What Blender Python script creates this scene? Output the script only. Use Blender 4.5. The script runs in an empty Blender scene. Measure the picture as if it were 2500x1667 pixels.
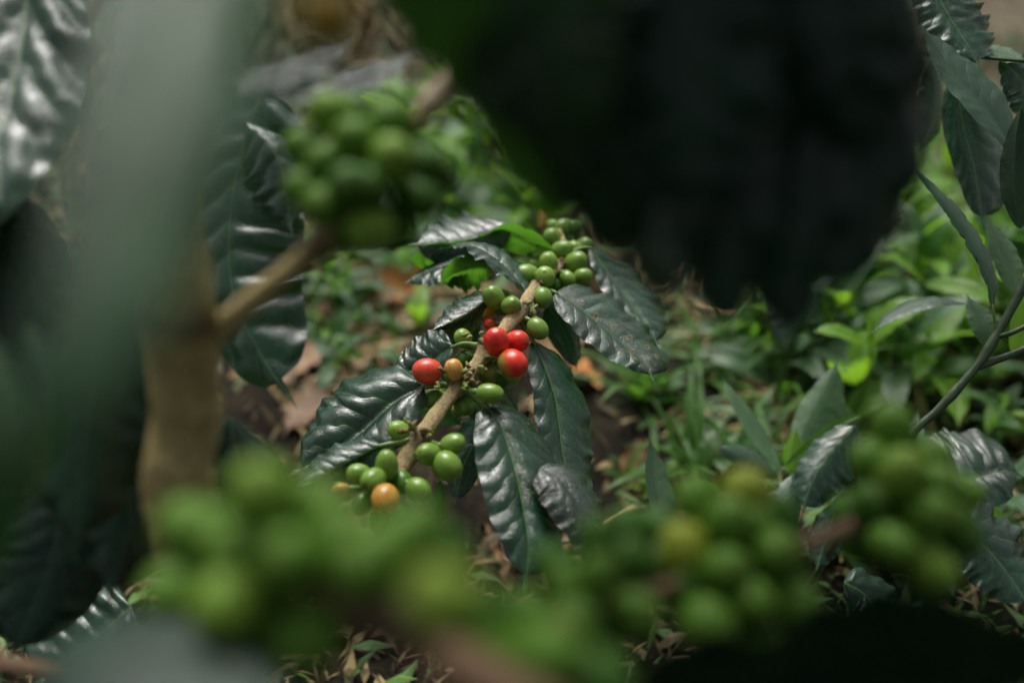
import bpy, math, random
import numpy as np
from mathutils import Vector, Matrix, Quaternion

rnd = random.Random(7)
SC = bpy.context.scene
COL = SC.collection

# ------------------------------------------------------------------ camera
W0, H0, LENS = 2500.0, 1667.0, 35.0
F = W0 * LENS / 36.0
PITCH = math.radians(35.0)
CAM_H = 0.50
CP = np.array([0.0, 0.0, CAM_H])
RIGHT = np.array([1.0, 0, 0])
UP = np.array([0, math.sin(PITCH), math.cos(PITCH)])
FWD = np.array([0, math.cos(PITCH), -math.sin(PITCH)])
cam = bpy.data.cameras.new('camera')
camo = bpy.data.objects.new('camera', cam)
COL.objects.link(camo)
camo.location = CP
camo.rotation_euler = (math.pi / 2 - PITCH, 0, 0)
cam.lens = LENS
cam.sensor_width = 36.0
cam.clip_start = 0.01
cam.clip_end = 2000
cam.dof.use_dof = True
cam.dof.focus_distance = 0.495
cam.dof.aperture_fstop = 2.9
SC.camera = camo


def P(px, py, d):
    """a point of the place seen at photo pixel (px, py), d metres deep"""
    return CP + RIGHT * ((px - W0 / 2) / F * d) + UP * (-(py - H0 / 2) / F * d) + FWD * d


def G(px, py, z=0.0):
    """where the line of sight through a photo pixel meets the ground"""
    v = RIGHT * ((px - W0 / 2) / F) + UP * (-(py - H0 / 2) / F) + FWD
    return CP + v * ((z - CAM_H) / v[2])


def z1(x, y, d): return (680 + x * .42535, 480 + y * .42535, d)
def z2(x, y, d): return (680 + x * .42535, 900 + y * .42535, d)
def z6(x, y, d): return (1250 + x * .5314, 834 + y * .5316, d)


# ------------------------------------------------------------------ materials
def new_mat(name):
    m = bpy.data.materials.new(name)
    m.use_nodes = True
    nt = m.node_tree
    for n in list(nt.nodes):
        nt.nodes.remove(n)
    return m, nt


class NB:
    """small node builder"""
    def __init__(s, nt): s.nt = nt
    def n(s, t, **kw):
        o = s.nt.nodes.new(t)
        for k, v in kw.items():
            setattr(o, k, v)
        return o
    def link(s, a, b): s.nt.links.new(a, b)
    def put(s, sock, v):
        if hasattr(v, 'is_linked') or isinstance(v, bpy.types.NodeSocket):
            s.link(v, sock)
        else:
            sock.default_value = v
    def m(s, op, a, b=0.0, c=0.0, clamp=False):
        o = s.n('ShaderNodeMath', operation=op, use_clamp=clamp)
        s.put(o.inputs[0], a); s.put(o.inputs[1], b)
        if len(o.inputs) > 2: s.put(o.inputs[2], c)
        return o.outputs[0]
    def ss(s, x, lo, hi, a=0.0, b=1.0):
        o = s.n('ShaderNodeMapRange', interpolation_type='SMOOTHSTEP')
        s.put(o.inputs['Value'], x)
        o.inputs['From Min'].default_value = lo; o.inputs['From Max'].default_value = hi
        o.inputs['To Min'].default_value = a; o.inputs['To Max'].default_value = b
        return o.outputs['Result']
    def mix(s, fac, a, b, blend='MIX'):
        o = s.n('ShaderNodeMix', data_type='RGBA', blend_type=blend)
        s.put(o.inputs['Factor'], fac)
        for sock, v in ((o.inputs['A'], a), (o.inputs['B'], b)):
            pass
        A = [i for i in o.inputs if i.type == 'RGBA']
        for sock, v in zip(A, (a, b)):
            if isinstance(v, (tuple, list)): v = (*v, 1.0) if len(v) == 3 else v
            s.put(sock, v)
        return [q for q in o.outputs if q.type == 'RGBA'][0]
    def attr(s, name): return s.n('ShaderNodeAttribute', attribute_name=name)
    def noise(s, vec, scale, detail=3.0, rough=.55):
        o = s.n('ShaderNodeTexNoise')
        if vec is not None: s.link(vec, o.inputs['Vector'])
        o.inputs['Scale'].default_value = scale; o.inputs['Detail'].default_value = detail
        o.inputs['Roughness'].default_value = rough
        return o.outputs[0]
    def geo(s): return s.n('ShaderNodeNewGeometry')


def leaf_material(name, top, under, vein, rough=.3, trans=.35, spec=.8, vein_w=.05, vein_s=.6, mid_w=.8,
                  spots=None, speck=0.0, brown_edge=0.0, bump=.35, mott=.5, yellow=0.0, cell=900., transc=None, veinu=.5):
    m, nt = new_mat(name); b = NB(nt)
    out = b.n('ShaderNodeOutputMaterial')
    ph = b.attr('phase').outputs['Fac']; mid = b.attr('mid').outputs['Fac']; s_ = b.attr('side').outputs['Fac']
    uv = b.attr('luv').outputs['Vector']
    pos = b.geo().outputs['Position']; back = b.geo().outputs['Backfacing']
    fr = b.m('FRACT', ph)
    dv = b.m('SUBTRACT', .5, b.m('ABSOLUTE', b.m('SUBTRACT', fr, .5)))
    vm = b.ss(dv, 0.0, vein_w, 1.0, 0.0)
    vm = b.m('MULTIPLY', vm, b.ss(s_, .55, 1.0, 1.0, 0.15))
    mm = b.ss(mid, mid_w * .45e-3, mid_w * 1.1e-3, 1.0, 0.0)
    n1 = b.noise(pos, 45.0, 4); n2 = b.noise(pos, 330.0, 4)
    dark = tuple(c * (1 - mott) for c in top); lite = tuple(c * (1 + mott) for c in top)
    base = b.mix(b.ss(n1, .3, .7), dark, lite)
    base = b.mix(b.m('MULTIPLY', b.ss(n2, .35, .75), .35), base, tuple(c * 1.5 for c in top))
    ub = b.mix(b.ss(n1, .3, .7), tuple(c * .8 for c in under), tuple(c * 1.2 for c in under))
    base = b.mix(back, base, ub)
    base = b.mix(b.m('MULTIPLY', vm, b.m('MULTIPLY_ADD', back, veinu - vein_s, vein_s)), base, vein)
    base = b.mix(b.m('MULTIPLY', mm, .85), base, vein)
    hole = None
    if yellow:
        base = b.mix(b.m('MULTIPLY', b.ss(b.noise(pos, 60., 4), .42, .62), yellow), base, (.30, .17, .03))
    if speck:
        v = b.n('ShaderNodeTexVoronoi'); b.link(pos, v.inputs['Vector']); v.inputs['Scale'].default_value = 260
        gate = b.ss(b.noise(pos, 55., 3), 1 - speck - .05, 1 - speck + .1)
        sp = b.m('MULTIPLY', b.ss(v.outputs['Distance'], .12, .3, 1, 0), gate)
        base = b.mix(b.m('MULTIPLY', sp, .8), base, (.26, .17, .06))
    if spots:
        um = b.n('ShaderNodeVectorMath', operation='MULTIPLY'); b.link(uv, um.inputs[0]); um.inputs[1].default_value = (1, .27, 0); uvs = um.outputs[0]
        for (x, y, r) in spots:
            vd = b.n('ShaderNodeVectorMath', operation='DISTANCE')
            b.link(uvs, vd.inputs[0]); vd.inputs[1].default_value = (x, y * .27, 0)
            dn = b.m('ADD', vd.outputs['Value'], b.m('MULTIPLY', b.m('SUBTRACT', n2, .5), r * .9))
            base = b.mix(b.ss(dn, r * .85, r * 1.25, .85, 0.0), base, (.20, .15, .07))
            base = b.mix(b.ss(dn, r * .45, r * .7, 1, 0.0), base, (.012, .012, .008))
    if brown_edge:
        e = b.ss(b.m('ADD', s_, b.m('MULTIPLY', b.m('SUBTRACT', n2, .5), .06)), 1 - brown_edge, 1 - brown_edge * .4)
        base = b.mix(b.m('MULTIPLY', e, .9), base, (.13, .06, .035))
    # surface relief: fine net of small veins plus lateral vein grooves
    vr = b.n('ShaderNodeTexVoronoi', feature='DISTANCE_TO_EDGE'); b.link(pos, vr.inputs['Vector']); vr.inputs['Scale'].default_value = cell
    h = b.m('ADD', b.m('MULTIPLY', b.ss(vr.outputs['Distance'], 0, .12), .35), b.m('MULTIPLY', b.noise(pos, 190., 5), 1.0))
    h = b.m('SUBTRACT', h, b.m('MULTIPLY', vm, .8))
    bp = b.n('ShaderNodeBump'); bp.inputs['Strength'].default_value = bump; bp.inputs['Distance'].default_value = .0009
    b.link(h, bp.inputs['Height'])
    pr = b.n('ShaderNodeBsdfPrincipled')
    b.link(base, pr.inputs['Base Color']); b.link(bp.outputs[0], pr.inputs['Normal'])
    rg = b.m('ADD', b.m('MULTIPLY', b.ss(n2, .3, .75), .14), rough - .05)
    rg = b.m('ADD', rg, b.m('MULTIPLY', back, .25))
    b.link(rg, pr.inputs['Roughness'])
    pr.inputs['Specular IOR Level'].default_value = spec
    tr = b.n('ShaderNodeBsdfTranslucent'); b.link(bp.outputs[0], tr.inputs['Normal'])
    tc = transc or (top[0] * 2.2, top[1] * 3.2, top[2] * .9)
    tcol = b.mix(vm, tc, tuple(c * .45 for c in tc))
    b.link(tcol, tr.inputs['Color'])
    mx = b.n('ShaderNodeMixShader'); mx.inputs[0].default_value = trans
    b.link(pr.outputs[0], mx.inputs[1]); b.link(tr.outputs[0], mx.inputs[2])
    b.link(mx.outputs[0], out.inputs['Surface'])
    return m


def cherry_material(name, c0, c1, c2=None, sss=.15, rough=.27, scars=False, k=.5, spec=.5):
    """c0 main colour, c1 mottle / shoulder colour, c2 colour towards the stalk end"""
    m, nt = new_mat(name); b = NB(nt)
    out = b.n('ShaderNodeOutputMaterial')
    oc = b.attr('loc').outputs['Vector']
    sp = b.n('ShaderNodeSeparateXYZ'); b.link(oc, sp.inputs[0])
    z = sp.outputs[2]
    rr = b.m('SQRT', b.m('ADD', b.m('POWER', sp.outputs[0], 2.0), b.m('POWER', sp.outputs[1], 2.0)))
    oi = b.n('ShaderNodeObjectInfo')
    off = b.n('ShaderNodeVectorMath', operation='ADD'); b.link(oc, off.inputs[0])
    sc = b.n('ShaderNodeVectorMath', operation='SCALE'); sc.inputs[0].default_value = (7, 3, 5); b.link(oi.outputs['Random'], sc.inputs['Scale'])
    b.link(sc.outputs[0], off.inputs[1]); vec = off.outputs[0]
    n1 = b.noise(vec, 1.3, 3); n2 = b.noise(vec, 9.0, 4); n3 = b.noise(vec, 40., 2)
    col = b.mix(b.ss(n1, .35, .7), c0, c1)
    if c2:
        # x/z gradient: the side that ripened last keeps its green or yellow
        t = b.m('ADD', b.m('MULTIPLY', z, .55), b.m('ADD', b.m('MULTIPLY', sp.outputs[1], .6), b.m('MULTIPLY', b.m('SUBTRACT', n1, .5), .5)))
        col = b.mix(b.ss(t, -k - .35, -k + .45, 1, 0), col, c2)
    col = b.mix(b.m('MULTIPLY', b.ss(n2, .45, .75), .25), col, tuple(min(1, c * 1.5) for c in c1))
    # ribs of tone from tip to stalk
    at = b.m('ARCTAN2', sp.outputs[0], sp.outputs[1])
    rib = b.m('MULTIPLY_ADD', b.m('SINE', b.m('MULTIPLY', at, 6.0)), .5, .5)
    col = b.mix(b.m('MULTIPLY', rib, .10), col, tuple(c * .55 for c in c0))
    col = b.mix(b.ss(n3, .7, .78, 0, .5), col, tuple(min(1, c * 1.9 + .03) for c in c0))
    if scars:
        wv = b.noise(vec, 3.2, 5, .7)
        col = b.mix(b.m('MULTIPLY', b.ss(b.m('ABSOLUTE', b.m('SUBTRACT', wv, .5)), .0, .012, 1, 0), b.ss(b.noise(vec, 2.1, 1), .5, .56)), col, (.02, .01, .006))
    tipz = b.ss(z, .4, .6)
    ring = b.m('MULTIPLY', b.m('MULTIPLY', b.ss(rr, .12, .155), b.ss(rr, .165, .20, 1, 0)), tipz)
    halo = b.m('MULTIPLY', b.ss(rr, .10, .26, 1, 0), tipz)
    dot = b.m('MULTIPLY', b.ss(rr, .045, .075, 1, 0), tipz)
    col = b.mix(b.m('MULTIPLY', halo, .55), col, (.22, .26, .06))
    col = b.mix(b.m('MULTIPLY', ring, .85), col, (.045, .04, .012))
    col = b.mix(b.m('MULTIPLY', dot, .95), col, (.012, .01, .005))
    bp = b.n('ShaderNodeBump'); bp.inputs['Strength'].default_value = .12; bp.inputs['Distance'].default_value = .0006
    b.link(b.m('SUBTRACT', n2, b.m('MULTIPLY', ring, 1.5)), bp.inputs['Height'])
    pr = b.n('ShaderNodeBsdfPrincipled'); b.link(col, pr.inputs['Base Color']); b.link(bp.outputs[0], pr.inputs['Normal'])
    b.link(b.m('MULTIPLY_ADD', n2, .16, rough - .06), pr.inputs['Roughness'])
    pr.inputs['Specular IOR Level'].default_value = spec
    if sss:
        pr.inputs['Subsurface Weight'].default_value = sss
        pr.inputs['Subsurface Radius'].default_value = (1.0, .8, .3)
        pr.inputs['Subsurface Scale'].default_value = .003
    b.link(pr.outputs[0], out.inputs['Surface'])
    return m


def bark_material(name, light, mid, dark, green=None, scale=1.0, bump=.6):
    m, nt = new_mat(name); b = NB(nt)
    out = b.n('ShaderNodeOutputMaterial')
    tu = b.attr('tuv').outputs['Vector']
    mp = b.n('ShaderNodeMapping'); b.link(tu, mp.inputs['Vector']); mp.inputs['Scale'].default_value = (28 * scale, 1.6, 1.6)
    st = b.noise(mp.outputs[0], 2.4, 6, .65)
    mp2 = b.n('ShaderNodeMapping'); b.link(tu, mp2.inputs['Vector']); mp2.inputs['Scale'].default_value = (45 * scale, 4.5, 4.5)
    st2 = b.noise(mp2.outputs[0], 2.5, 4, .6)
    pos = b.geo().outputs['Position']
    pn = b.noise(pos, 85 * scale, 4); pf = b.noise(pos, 700 * scale, 3)
    col = b.mix(b.ss(st, .32, .68), mid, light)
    if green: col = b.mix(b.m('MULTIPLY', b.ss(pn, .45, .7), .7), col, green)
    nd = b.attr('node').outputs['Fac']
    col = b.mix(b.m('MULTIPLY', nd, b.ss(pn, .25, .6, .35, .95)), col, tuple(c * 1.3 for c in dark))
    crack = b.ss(st2, .36, .44, 1, 0)
    col = b.mix(b.m('MULTIPLY', crack, .8), col, dark)
    col = b.mix(b.m('MULTIPLY', b.ss(pf, .62, .72), .6), col, dark)
    bp = b.n('ShaderNodeBump'); bp.inputs['Strength'].default_value = bump; bp.inputs['Distance'].default_value = .002
    b.link(b.m('SUBTRACT', b.m('ADD', st, b.m('MULTIPLY', pf, .3)), crack), bp.inputs['Height'])
    pr = b.n('ShaderNodeBsdfPrincipled'); b.link(col, pr.inputs['Base Color']); b.link(bp.outputs[0], pr.inputs['Normal'])
    pr.inputs['Roughness'].default_value = .62
    b.link(pr.outputs[0], out.inputs['Surface'])
    return m


def plain_material(name, c0, c1, rough=.5, scale=300., bump=.2, rand=0.0, attr=None, spec=.5):
    m, nt = new_mat(name); b = NB(nt)
    out = b.n('ShaderNodeOutputMaterial')
    pos = b.geo().outputs['Position']
    n = b.noise(pos, scale, 4)
    col = b.mix(b.ss(n, .3, .7), c0, c1)
    if attr:
        col = b.mix(.75, col, b.attr(attr).outputs['Color'])
    if rand:
        oi = b.n('ShaderNodeObjectInfo')
        hs = b.n('ShaderNodeHueSaturation'); b.link(col, hs.inputs['Color'])
        b.link(b.m('MULTIPLY_ADD', oi.outputs['Random'], rand, 1 - rand / 2), hs.inputs['Value'])
        col = hs.outputs[0]
    bp = b.n('ShaderNodeBump'); bp.inputs['Strength'].default_value = bump; bp.inputs['Distance'].default_value = .001
    b.link(n, bp.inputs['Height'])
    pr = b.n('ShaderNodeBsdfPrincipled'); b.link(col, pr.inputs['Base Color']); b.link(bp.outputs[0], pr.inputs['Normal'])
    pr.inputs['Roughness'].default_value = rough
    pr.inputs['Specular IOR Level'].default_value = spec
    b.link(pr.outputs[0], out.inputs['Surface'])
    return m


COFFEE = dict(top=(.010, .043, .020), under=(.03, .09, .024), vein=(.085, .17, .045))
M = {}
M['coffee'] = leaf_material('coffee leaf', rough=.23, trans=.22, bump=.25, spec=.95, **COFFEE)
M['coffee_gloss'] = leaf_material('glossy coffee leaf', rough=.20, trans=.2, bump=.25, spec=1.0, **COFFEE)
M['coffee_speck'] = leaf_material('speckled coffee leaf', rough=.21, trans=.2, bump=.25, spec=1.0, speck=.44, **COFFEE)
M['coffee_edge'] = leaf_material('coffee leaf with dead margin', rough=.27, trans=.12, spec=1.0, brown_edge=.05,
                                 top=(.013, .028, .017), under=(.03, .05, .02), vein=(.03, .055, .03), vein_s=.35)
M['coffee_green'] = leaf_material('translucent coffee leaf', rough=.36, trans=.68, spec=.6, top=(.016, .055, .014),
                                  under=(.05, .14, .03), vein=(.03, .09, .02), transc=(.075, .22, .014), veinu=.3)
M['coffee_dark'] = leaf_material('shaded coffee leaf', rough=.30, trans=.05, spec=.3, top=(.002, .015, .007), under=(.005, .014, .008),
                                 vein=(.02, .04, .016), bump=.2)  # near black tone puts the foliage shade into the colour
M['coffee_pale'] = leaf_material('sheen-pale coffee leaf', rough=.48, trans=.25, spec=.5, mott=.75, top=(.045, .092, .050), under=(.04, .09, .03), vein=(.085, .16, .06))  # sky sheen put into a paler leaf colour
M['coffee_dull'] = leaf_material('dull coffee leaf', rough=.45, trans=.1, spec=.5, top=(.016, .036, .024), under=(.02, .04, .02), vein=(.03, .06, .03))
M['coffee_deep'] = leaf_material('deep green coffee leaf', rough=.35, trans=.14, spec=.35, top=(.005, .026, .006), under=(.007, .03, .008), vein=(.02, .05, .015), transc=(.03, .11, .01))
M['coffee_glint'] = leaf_material('dark glinting coffee leaf', rough=.2, trans=.05, spec=1.0, bump=.2, top=(.002, .015, .007), under=(.005, .014, .008), vein=(.02, .04, .016))  # same shade in the colour, glossier surface
M['lance'] = leaf_material('weed leaf', rough=.42, trans=.35, spec=.7, top=(.085, .165, .078), under=(.11, .19, .09), vein=(.03, .08, .03),
                           vein_w=.06, vein_s=.55, mid_w=.45, mott=.25, bump=.3, transc=(.10, .26, .03))
M['lance_dark'] = leaf_material('dark weed leaf', rough=.34, trans=.25, spec=.8, top=(.032, .078, .042), under=(.07, .13, .06), vein=(.05, .10, .045),
                                vein_w=.06, vein_s=.5, mid_w=.4, mott=.3, bump=.3, transc=(.06, .2, .02))
M['bright'] = leaf_material('bright weed leaf', rough=.4, trans=.5, spec=.5, top=(.13, .28, .022), under=(.15, .29, .04), vein=(.12, .25, .05),
                            mid_w=.5, mott=.35, bump=.2, transc=(.30, .58, .03))
M['midgreen'] = leaf_material('mid green weed leaf', rough=.4, trans=.42, spec=.5, top=(.045, .12, .03), under=(.08, .16, .05), vein=(.09, .18, .06),
                              mid_w=.5, mott=.35, bump=.2, transc=(.12, .34, .03))
M['grass'] = leaf_material('grass blade', rough=.42, trans=.4, spec=.5, top=(.06, .15, .025), under=(.08, .17, .04), vein=(.10, .2, .05), mid_w=.3,
                           vein_s=.1, mott=.4, bump=.1, transc=(.15, .38, .03))
M['yellowing'] = leaf_material('yellowing leaf', rough=.4, trans=.4, spec=.5, top=(.25, .15, .02), under=(.25, .16, .03), vein=(.3, .22, .06), mott=.35,
                               transc=(.5, .3, .02))
M['petiole'] = plain_material('green stalk', (.07, .15, .022), (.12, .21, .035), .38, 250., .1)
M['petiole_dark'] = plain_material('dark green stalk', (.02, .05, .012), (.035, .08, .018), .38, 250., .1)
M['weed_stem'] = plain_material('weed stem', (.022, .045, .018), (.045, .075, .03), .4, 220., .25)
M['node_scale'] = plain_material('dried bract', (.045, .025, .010), (.22, .16, .05), .7, 500., .6)
M['bract_green'] = plain_material('green bract', (.12, .20, .03), (.24, .22, .06), .5, 500., .3)
M['twig'] = bark_material('coffee twig bark', (.60, .48, .24), (.36, .22, .105), (.03, .015, .008), green=(.36, .33, .12))
M['twig_red'] = bark_material('reddish twig bark', (.20, .12, .06), (.13, .07, .035), (.04, .02, .012))
M['twig_tan'] = bark_material('tan twig bark', (.60, .47, .19), (.42, .31, .12), (.09, .055, .02), green=(.27, .23, .07))
M['trunk'] = bark_material('coffee trunk bark', (.68, .53, .23), (.36, .26, .095), (.08, .05, .02), green=(.28, .24, .07), scale=.5)
M['straw'] = plain_material('dry straw', (.44, .30, .14), (.60, .45, .24), .65, 90., .4, rand=.7)
M['brown_stick'] = plain_material('brown stick', (.10, .055, .028), (.20, .11, .06), .7, 120., .5, rand=.6)
M['dead_leaf'] = plain_material('dead leaf', (.12, .065, .03), (.27, .16, .075), .65, 70., .5, rand=.8)
M['orange_leaf'] = plain_material('orange dead leaf', (.42, .15, .03), (.55, .25, .07), .6, 60., .4)
G0 = (.105, .245, .028)
M['green'] = cherry_material('green cherry', (.12, .235, .024), (.17, .29, .042))
M['lightgreen'] = cherry_material('light green cherry', (.16, .30, .03), (.22, .36, .055))
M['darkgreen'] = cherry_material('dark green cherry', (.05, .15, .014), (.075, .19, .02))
M['near'] = cherry_material('near green cherry', (.066, .16, .012), (.095, .20, .02), rough=.5, spec=.22, sss=0)
M['near_light'] = cherry_material('near light green cherry', (.12, .23, .02), (.15, .26, .03), rough=.5, spec=.22, sss=0)
M['near_dark'] = cherry_material('near dark green cherry', (.030, .095, .008), (.045, .12, .012), rough=.5, spec=.2, sss=0)
M['near_yellow'] = cherry_material('near yellow green cherry', (.20, .26, .02), (.25, .29, .03), rough=.5, spec=.22, sss=0)
M['olive'] = cherry_material('olive cherry', (.13, .16, .018), (.20, .19, .02))
M['red'] = cherry_material('red cherry', (.60, .018, .012), (.68, .045, .018), (.62, .10, .02), k=.75)
M['redgreen'] = cherry_material('red cherry with green cheek', (.62, .022, .012), (.66, .05, .018), (.26, .24, .03), k=.42)
M['redyellow'] = cherry_material('red cherry with yellow cheek', (.66, .05, .03), (.66, .10, .04), (.50, .32, .09), k=.5, scars=True)
M['yellowred'] = cherry_material('yellow cherry blushing red', (.60, .36, .09), (.60, .24, .06), (.40, .34, .06), k=.4, scars=True)
M['orange'] = cherry_material('orange cherry', (.42, .20, .025), (.50, .30, .05), (.30, .25, .04), k=.5, scars=True)
M['yellow'] = cherry_material('yellow green cherry', (.22, .33, .03), (.30, .36, .05))
M['gold'] = cherry_material('gold cherry', (.42, .25, .02), (.46, .30, .03))
M['near_yg'] = cherry_material('near lime cherry', (.15, .25, .02), (.19, .28, .03), rough=.5, spec=.22, sss=0)
M['near_gold'] = cherry_material('near golden cherry', (.21, .125, .012), (.25, .16, .018), rough=.55, spec=.15, sss=0)


# ------------------------------------------------------------------ object helpers
def root(name, loc, label, cat, group=None):
    o = bpy.data.objects.new(name, None)
    COL.objects.link(o)
    o.location = Vector(loc); o.empty_display_size = .01
    o['label'] = label; o['category'] = cat
    if group: o['group'] = group
    return o


def mesh_from(name, V, faces, attrs=None, smooth=True):
    me = bpy.data.meshes.new(name)
    me.from_pydata([tuple(v) for v in V], [], faces)
    for k, (typ, arr) in (attrs or {}).items():
        a = me.attributes.new(k, typ, 'POINT')
        a.data.foreach_set('vector' if typ == 'FLOAT_VECTOR' else ('color' if typ == 'FLOAT_COLOR' else 'value'), np.asarray(arr, dtype=np.float32).ravel())
    if smooth: me.polygons.foreach_set('use_smooth', [True] * len(me.polygons))
    me.update()
    return me


def add(name, me, mat, parent=None, loc=None, label=None):
    o = bpy.data.objects.new(name, me)
    COL.objects.link(o)
    if mat is not None:
        if len(me.materials) == 0: me.materials.append(mat)
        if me.materials[0] != mat:
            o.material_slots[0].link = 'OBJECT'; o.material_slots[0].material = mat
    if parent is not None: o.parent = parent
    if loc is not None: o.location = loc
    if label: o['label'] = label
    return o


def origin_of(parent):
    o, v = parent, Vector((0, 0, 0))
    while o is not None:
        v += o.location; o = o.parent
    return np.array(v)


def catmull(pts, n):
    pts = [np.asarray(p, float) for p in pts]
    if len(pts) == 2: pts = [pts[0], (pts[0] + pts[1]) / 2, pts[1]]
    Q = [2 * pts[0] - pts[1]] + pts + [2 * pts[-1] - pts[-2]]
    S = []
    for i in range(1, len(Q) - 2):
        p0, p1, p2, p3 = Q[i - 1:i + 3]
        for t in np.linspace(0, 1, 24, endpoint=False):
            S.append(.5 * (2 * p1 + (p2 - p0) * t + (2 * p0 - 5 * p1 + 4 * p2 - p3) * t * t + (3 * p1 - p0 - 3 * p2 + p3) * t ** 3))
    S.append(pts[-1]); S = np.array(S)
    L = np.concatenate([[0], np.cumsum(np.linalg.norm(np.diff(S, axis=0), axis=1))])
    q = np.linspace(0, L[-1], n)
    return np.stack([np.interp(q, L, S[:, k]) for k in range(3)], 1), L[-1]


def unit(v):
    n = np.linalg.norm(v, axis=-1, keepdims=True)
    return v / np.maximum(n, 1e-12)


def frames(C):
    T = unit(np.gradient(C, axis=0))
    a = np.array([0, 0, 1.0])
    if abs(T[0] @ a) > .9: a = np.array([1.0, 0, 0])
    N = [unit(a - T[0] * (a @ T[0]))]
    for i in range(1, len(C)):
        n = N[-1] - T[i] * (N[-1] @ T[i])
        N.append(unit(n))
    N = np.array(N)
    return T, N, np.cross(T, N)


def smooth_noise(x, seed, n=4):
    r = np.random.RandomState(seed)
    s = 0
    for k in range(n):
        s = s + np.sin(x * (2.1 ** k) * 1.7 + r.rand() * 6.28) * .6 ** k
    return s / 2


def sn(x, ph):
    return .5 * (math.sin(x * 1.7 + ph[0]) + .6 * math.sin(x * 3.57 + ph[1]) + .36 * math.sin(x * 7.5 + ph[2]) + .216 * math.sin(x * 15.7 + ph[3]))


def tube_mesh(name, pts, rad, sides=12, seed=0, bumpy=.05, nodes=(), node_gain=.5, n=None, flat=1.0):
    n = n or max(8, 10 * len(pts))
    C, L = catmull(pts, n)
    T, N, B = frames(C)
    u = np.linspace(0, 1, n)
    r = np.interp(u, np.linspace(0, 1, len(rad)), rad)
    nd = np.zeros(n)
    for q in nodes: nd = np.maximum(nd, np.exp(-((u - q) * L / .0045) ** 2))
    r = r * (1 + node_gain * nd) * (1 + bumpy * smooth_noise(u * L * 160, seed))
    V, tuv, na = [], [], []
    for i in range(n):
        for j in range(sides):
            a = 2 * math.pi * j / sides
            rr = r[i] * (1 + bumpy * .8 * math.sin(3 * a + seed + 2 * u[i]) + bumpy * .6 * math.sin(a * 5 + u[i] * L * 300))
            V.append(C[i] + N[i] * math.cos(a) * rr + B[i] * math.sin(a) * rr * flat)
            tuv.append((u[i] * L * 10, math.cos(a), math.sin(a))); na.append(nd[i])
    Fc = []
    for i in range(n - 1):
        for j in range(sides):
            k = (j + 1) % sides
            Fc.append((i * sides + j, i * sides + k, (i + 1) * sides + k, (i + 1) * sides + j))
    for i in (0, n - 1):
        V.append(C[i] + T[i] * (r[i] * .35 if i else -r[i] * .35)); tuv.append((u[i] * L * 10, 0, 0)); na.append(nd[i])
        c = len(V) - 1
        for j in range(sides):
            k = (j + 1) % sides
            Fc.append((i * sides + k, i * sides + j, c) if i == 0 else (i * sides + j, i * sides + k, c))
    return np.array(V), Fc, {'tuv': ('FLOAT_VECTOR', tuv), 'node': ('FLOAT', na)}


def tube(name, pts, rad, mat, parent, label=None, **kw):
    V, Fc, A = tube_mesh(name, pts, rad, **kw)
    return add(name, mesh_from(name, V - origin_of(parent), Fc, A), mat, parent, label=label)


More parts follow.
